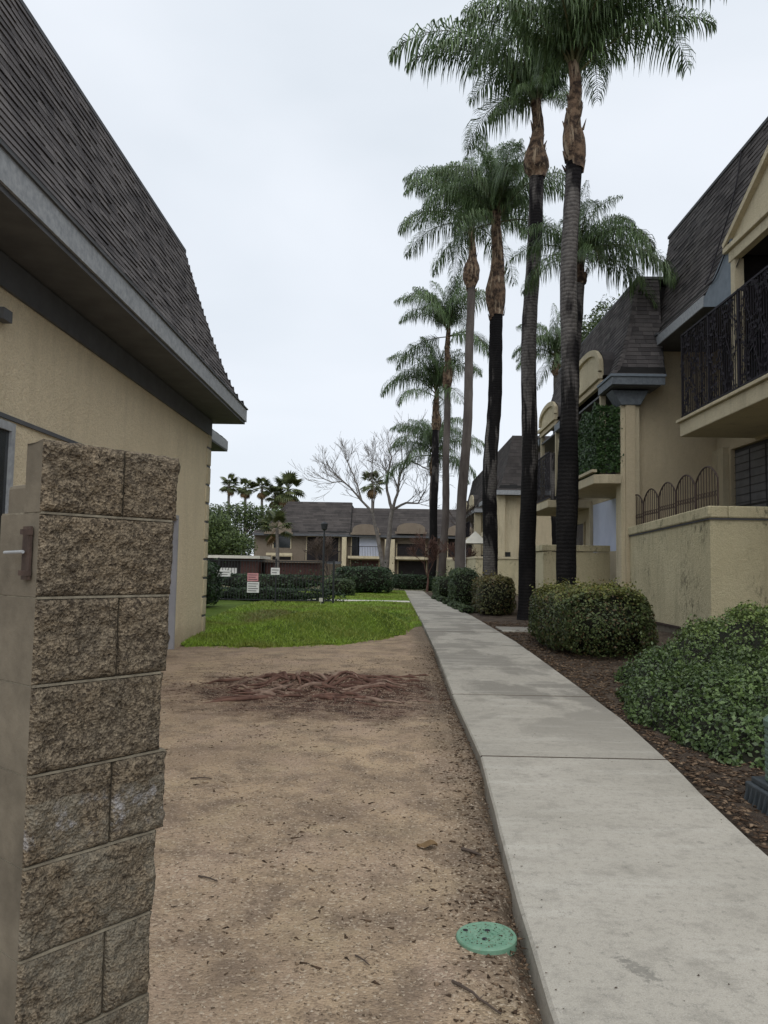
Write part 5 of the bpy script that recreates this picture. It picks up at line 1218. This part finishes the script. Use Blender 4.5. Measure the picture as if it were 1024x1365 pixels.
def twig(label, a, b, R=.006, seed=1, name='twig'):
    r = random.Random(seed); n = 7; P_ = []
    for i in range(n+1):
        f = i/n; x = a[0]+(b[0]-a[0])*f+r.uniform(-.001, .001); y = a[1]+(b[1]-a[1])*f+r.uniform(-.002, .002); P_.append((x, y, zground(x, y)+R+.002+.006*math.sin(f*3)))
    c = ((a[0]+b[0])/2, (a[1]+b[1])/2, 0)
    mb = MB().tube(P_, [R*(1-.4*i/n) for i in range(n+1)], 6); q = Vector(P_[4]); mb.tube([q, q+Vector((.02, .015, .008))], [R*.5, R*.3], 4)
    o = mb.build(name, M['bark_brown'], None, loc=c); tag(o, label, 'twig')
twig('longest dark twig on the dirt below the green valve cover', (.255, 3.10), (.415, 2.90), .006, 1)
twig('short dark twig near the middle of the dirt left of centre', (-.97, 4.04), (-.86, 3.98), .005, 2)
twig('thin twig on dirt near the foot of the pillar', (-1.5, 5.9), (-1.33, 5.85), .006, 3)
twig('stubby dark twig against the path edge above the valve cover', (.42, 4.55), (.52, 4.45), .010, 4)
twig('small bent twig alone at the bottom centre of the dirt', (-.13, 3.28), (-.07, 3.20), .004, 5)
# curled dead leaf
mb = MB(); V = []; 
for i in range(7):
    for k in range(5):
        u, v = i/6-.5, k/4-.5; wv = .05*math.cos(u*3)*v*2; V.append((.22+u*.12, 4.55+wv, zground(.22, 4.55)+.006+.03*abs(v)+.012*math.sin(u*6)))
F = [(i*5+k, i*5+k+1, (i+1)*5+k+1, (i+1)*5+k) for i in range(6) for k in range(4)]
mb.v = V; mb.f = F; mb.mi = [0]*len(F)
o = mb.build('dead_leaf', M['dead_leaf'], None, loc=(.22, 4.55, -.05)); tag(o, 'single curled brown leaf on the dirt left of the path edge', 'leaf')

# ------------------------------------------------------------------ irrigation valve cover
vx, vy = .43, 3.47; vz = zground(vx, vy)+.006
vc = thing('valve_cover', 'round green plastic irrigation valve cover lying on the dirt by the path', 'valve cover', (vx, vy, vz))
mb = MB(); n = 48; R_ = .131
prof = [(R_, -.03), (R_, .010), (R_-.004, .015), (R_-.016, .016), (R_-.018, .012), (R_-.03, .012)]
V = []; F = []
for (rad, z) in prof:
    for k in range(n): a = 2*math.pi*k/n; V.append((vx+rad*math.cos(a), vy+rad*math.sin(a), vz+z+.004*math.cos(a)))
for j in range(len(prof)-1):
    for k in range(n): F.append((j*n+k, j*n+(k+1) % n, (j+1)*n+(k+1) % n, (j+1)*n+k))
F.append(tuple((len(prof)-1)*n+k for k in range(n)))
mb.v = V; mb.f = F; mb.mi = [0]*len(F); part(mb, 'lid', 'green_plastic', vc)
for (dx, dy) in ((-.085, .055), (.01, .045), (-.01, -.03)):
    mb = MB(); mb.tube([(vx+dx, vy+dy, vz+.010), (vx+dx, vy+dy, vz+.0145+.06*dx)], [.012, .012], 10); part(mb, 'finger_hole', 'iron', vc)
mb = MB()
for k in range(26):
    a = 2*math.pi*k/26
    for rad in (.035, .06, .085): mb.box(vx+rad*math.cos(a)-.003, vx+rad*math.cos(a)+.003, vy+rad*math.sin(a)-.003, vy+rad*math.sin(a)+.003, vz+.011, vz+.0145+.008*rad/R_*math.cos(a))
o = part(mb, 'grip_nubs', 'green_plastic', vc); o['kind'] = 'stuff'
def s_lid(r):
    a, q = r.random()*6.283, r.random()**.5*.12; return (vx+q*math.cos(a), vy+q*math.sin(a), vz+.0145+.06*q*math.cos(a))
chips('grit', 'light scatter of dirt grit on the green valve cover', 'grit', 130, s_lid, .002, .006, 'litter', 9, .6)

# ------------------------------------------------------------------ utility pedestal at the right edge
ux, uy = 2.72, 5.35; uz = zbed(ux, uy)-.02
up_ = thing('utility_pedestal', 'green ribbed utility pedestal on a dark finned base at the right edge', 'utility box', (ux, uy, uz))
part(MB().prism([(ux-.23, uy-.2), (ux+.23, uy-.2), (ux+.23, uy+.2), (ux-.23, uy+.2)], uz, uz+.15, 'z'), 'base', 'pedestal_base', up_, bevel=.012)
part(MB().prism([(ux-.20, uy-.17), (ux+.20, uy-.17), (ux+.20, uy+.17), (ux-.20, uy+.17)], uz+.15, uz+.19, 'z'), 'base_step', 'pedestal_base', up_, bevel=.008)
for k in range(7):
    x = ux-.22+k*.073; part(MB().prism([(uy-.2, uz+.13), (uy-.235, uz), (uy-.2, uz)], x-.008, x+.008, 'x'), 'fin', 'pedestal_base', up_)
    if k < 6: y = uy-.17+k*.065; part(MB().prism([(ux-.23, uz+.13), (ux-.265, uz), (ux-.23, uz)], y-.008, y+.008, 'y'), 'fin', 'pedestal_base', up_)
rad = .165; prof = []
for k in range(8):
    z = uz+.19+k*.045; prof += [(rad-.012, z), (rad, z+.008), (rad, z+.032), (rad-.012, z+.042)]
prof += [(rad+.006, uz+.56), (rad+.006, uz+.60), (rad-.03, uz+.635), (.02, uz+.65)]
n = 32; V = [(ux+r_0*math.cos(6.2832*k/n), uy+r_0*math.sin(6.2832*k/n), z) for (r_0, z) in prof for k in range(n)]
F = [(j*n+k, j*n+(k+1) % n, (j+1)*n+(k+1) % n, (j+1)*n+k) for j in range(len(prof)-1) for k in range(n)]+[tuple((len(prof)-1)*n+k for k in range(n))]
mb = MB(); mb.v = V; mb.f = F; mb.mi = [0]*len(F); part(mb, 'ribbed_housing', 'pedestal_green', up_)
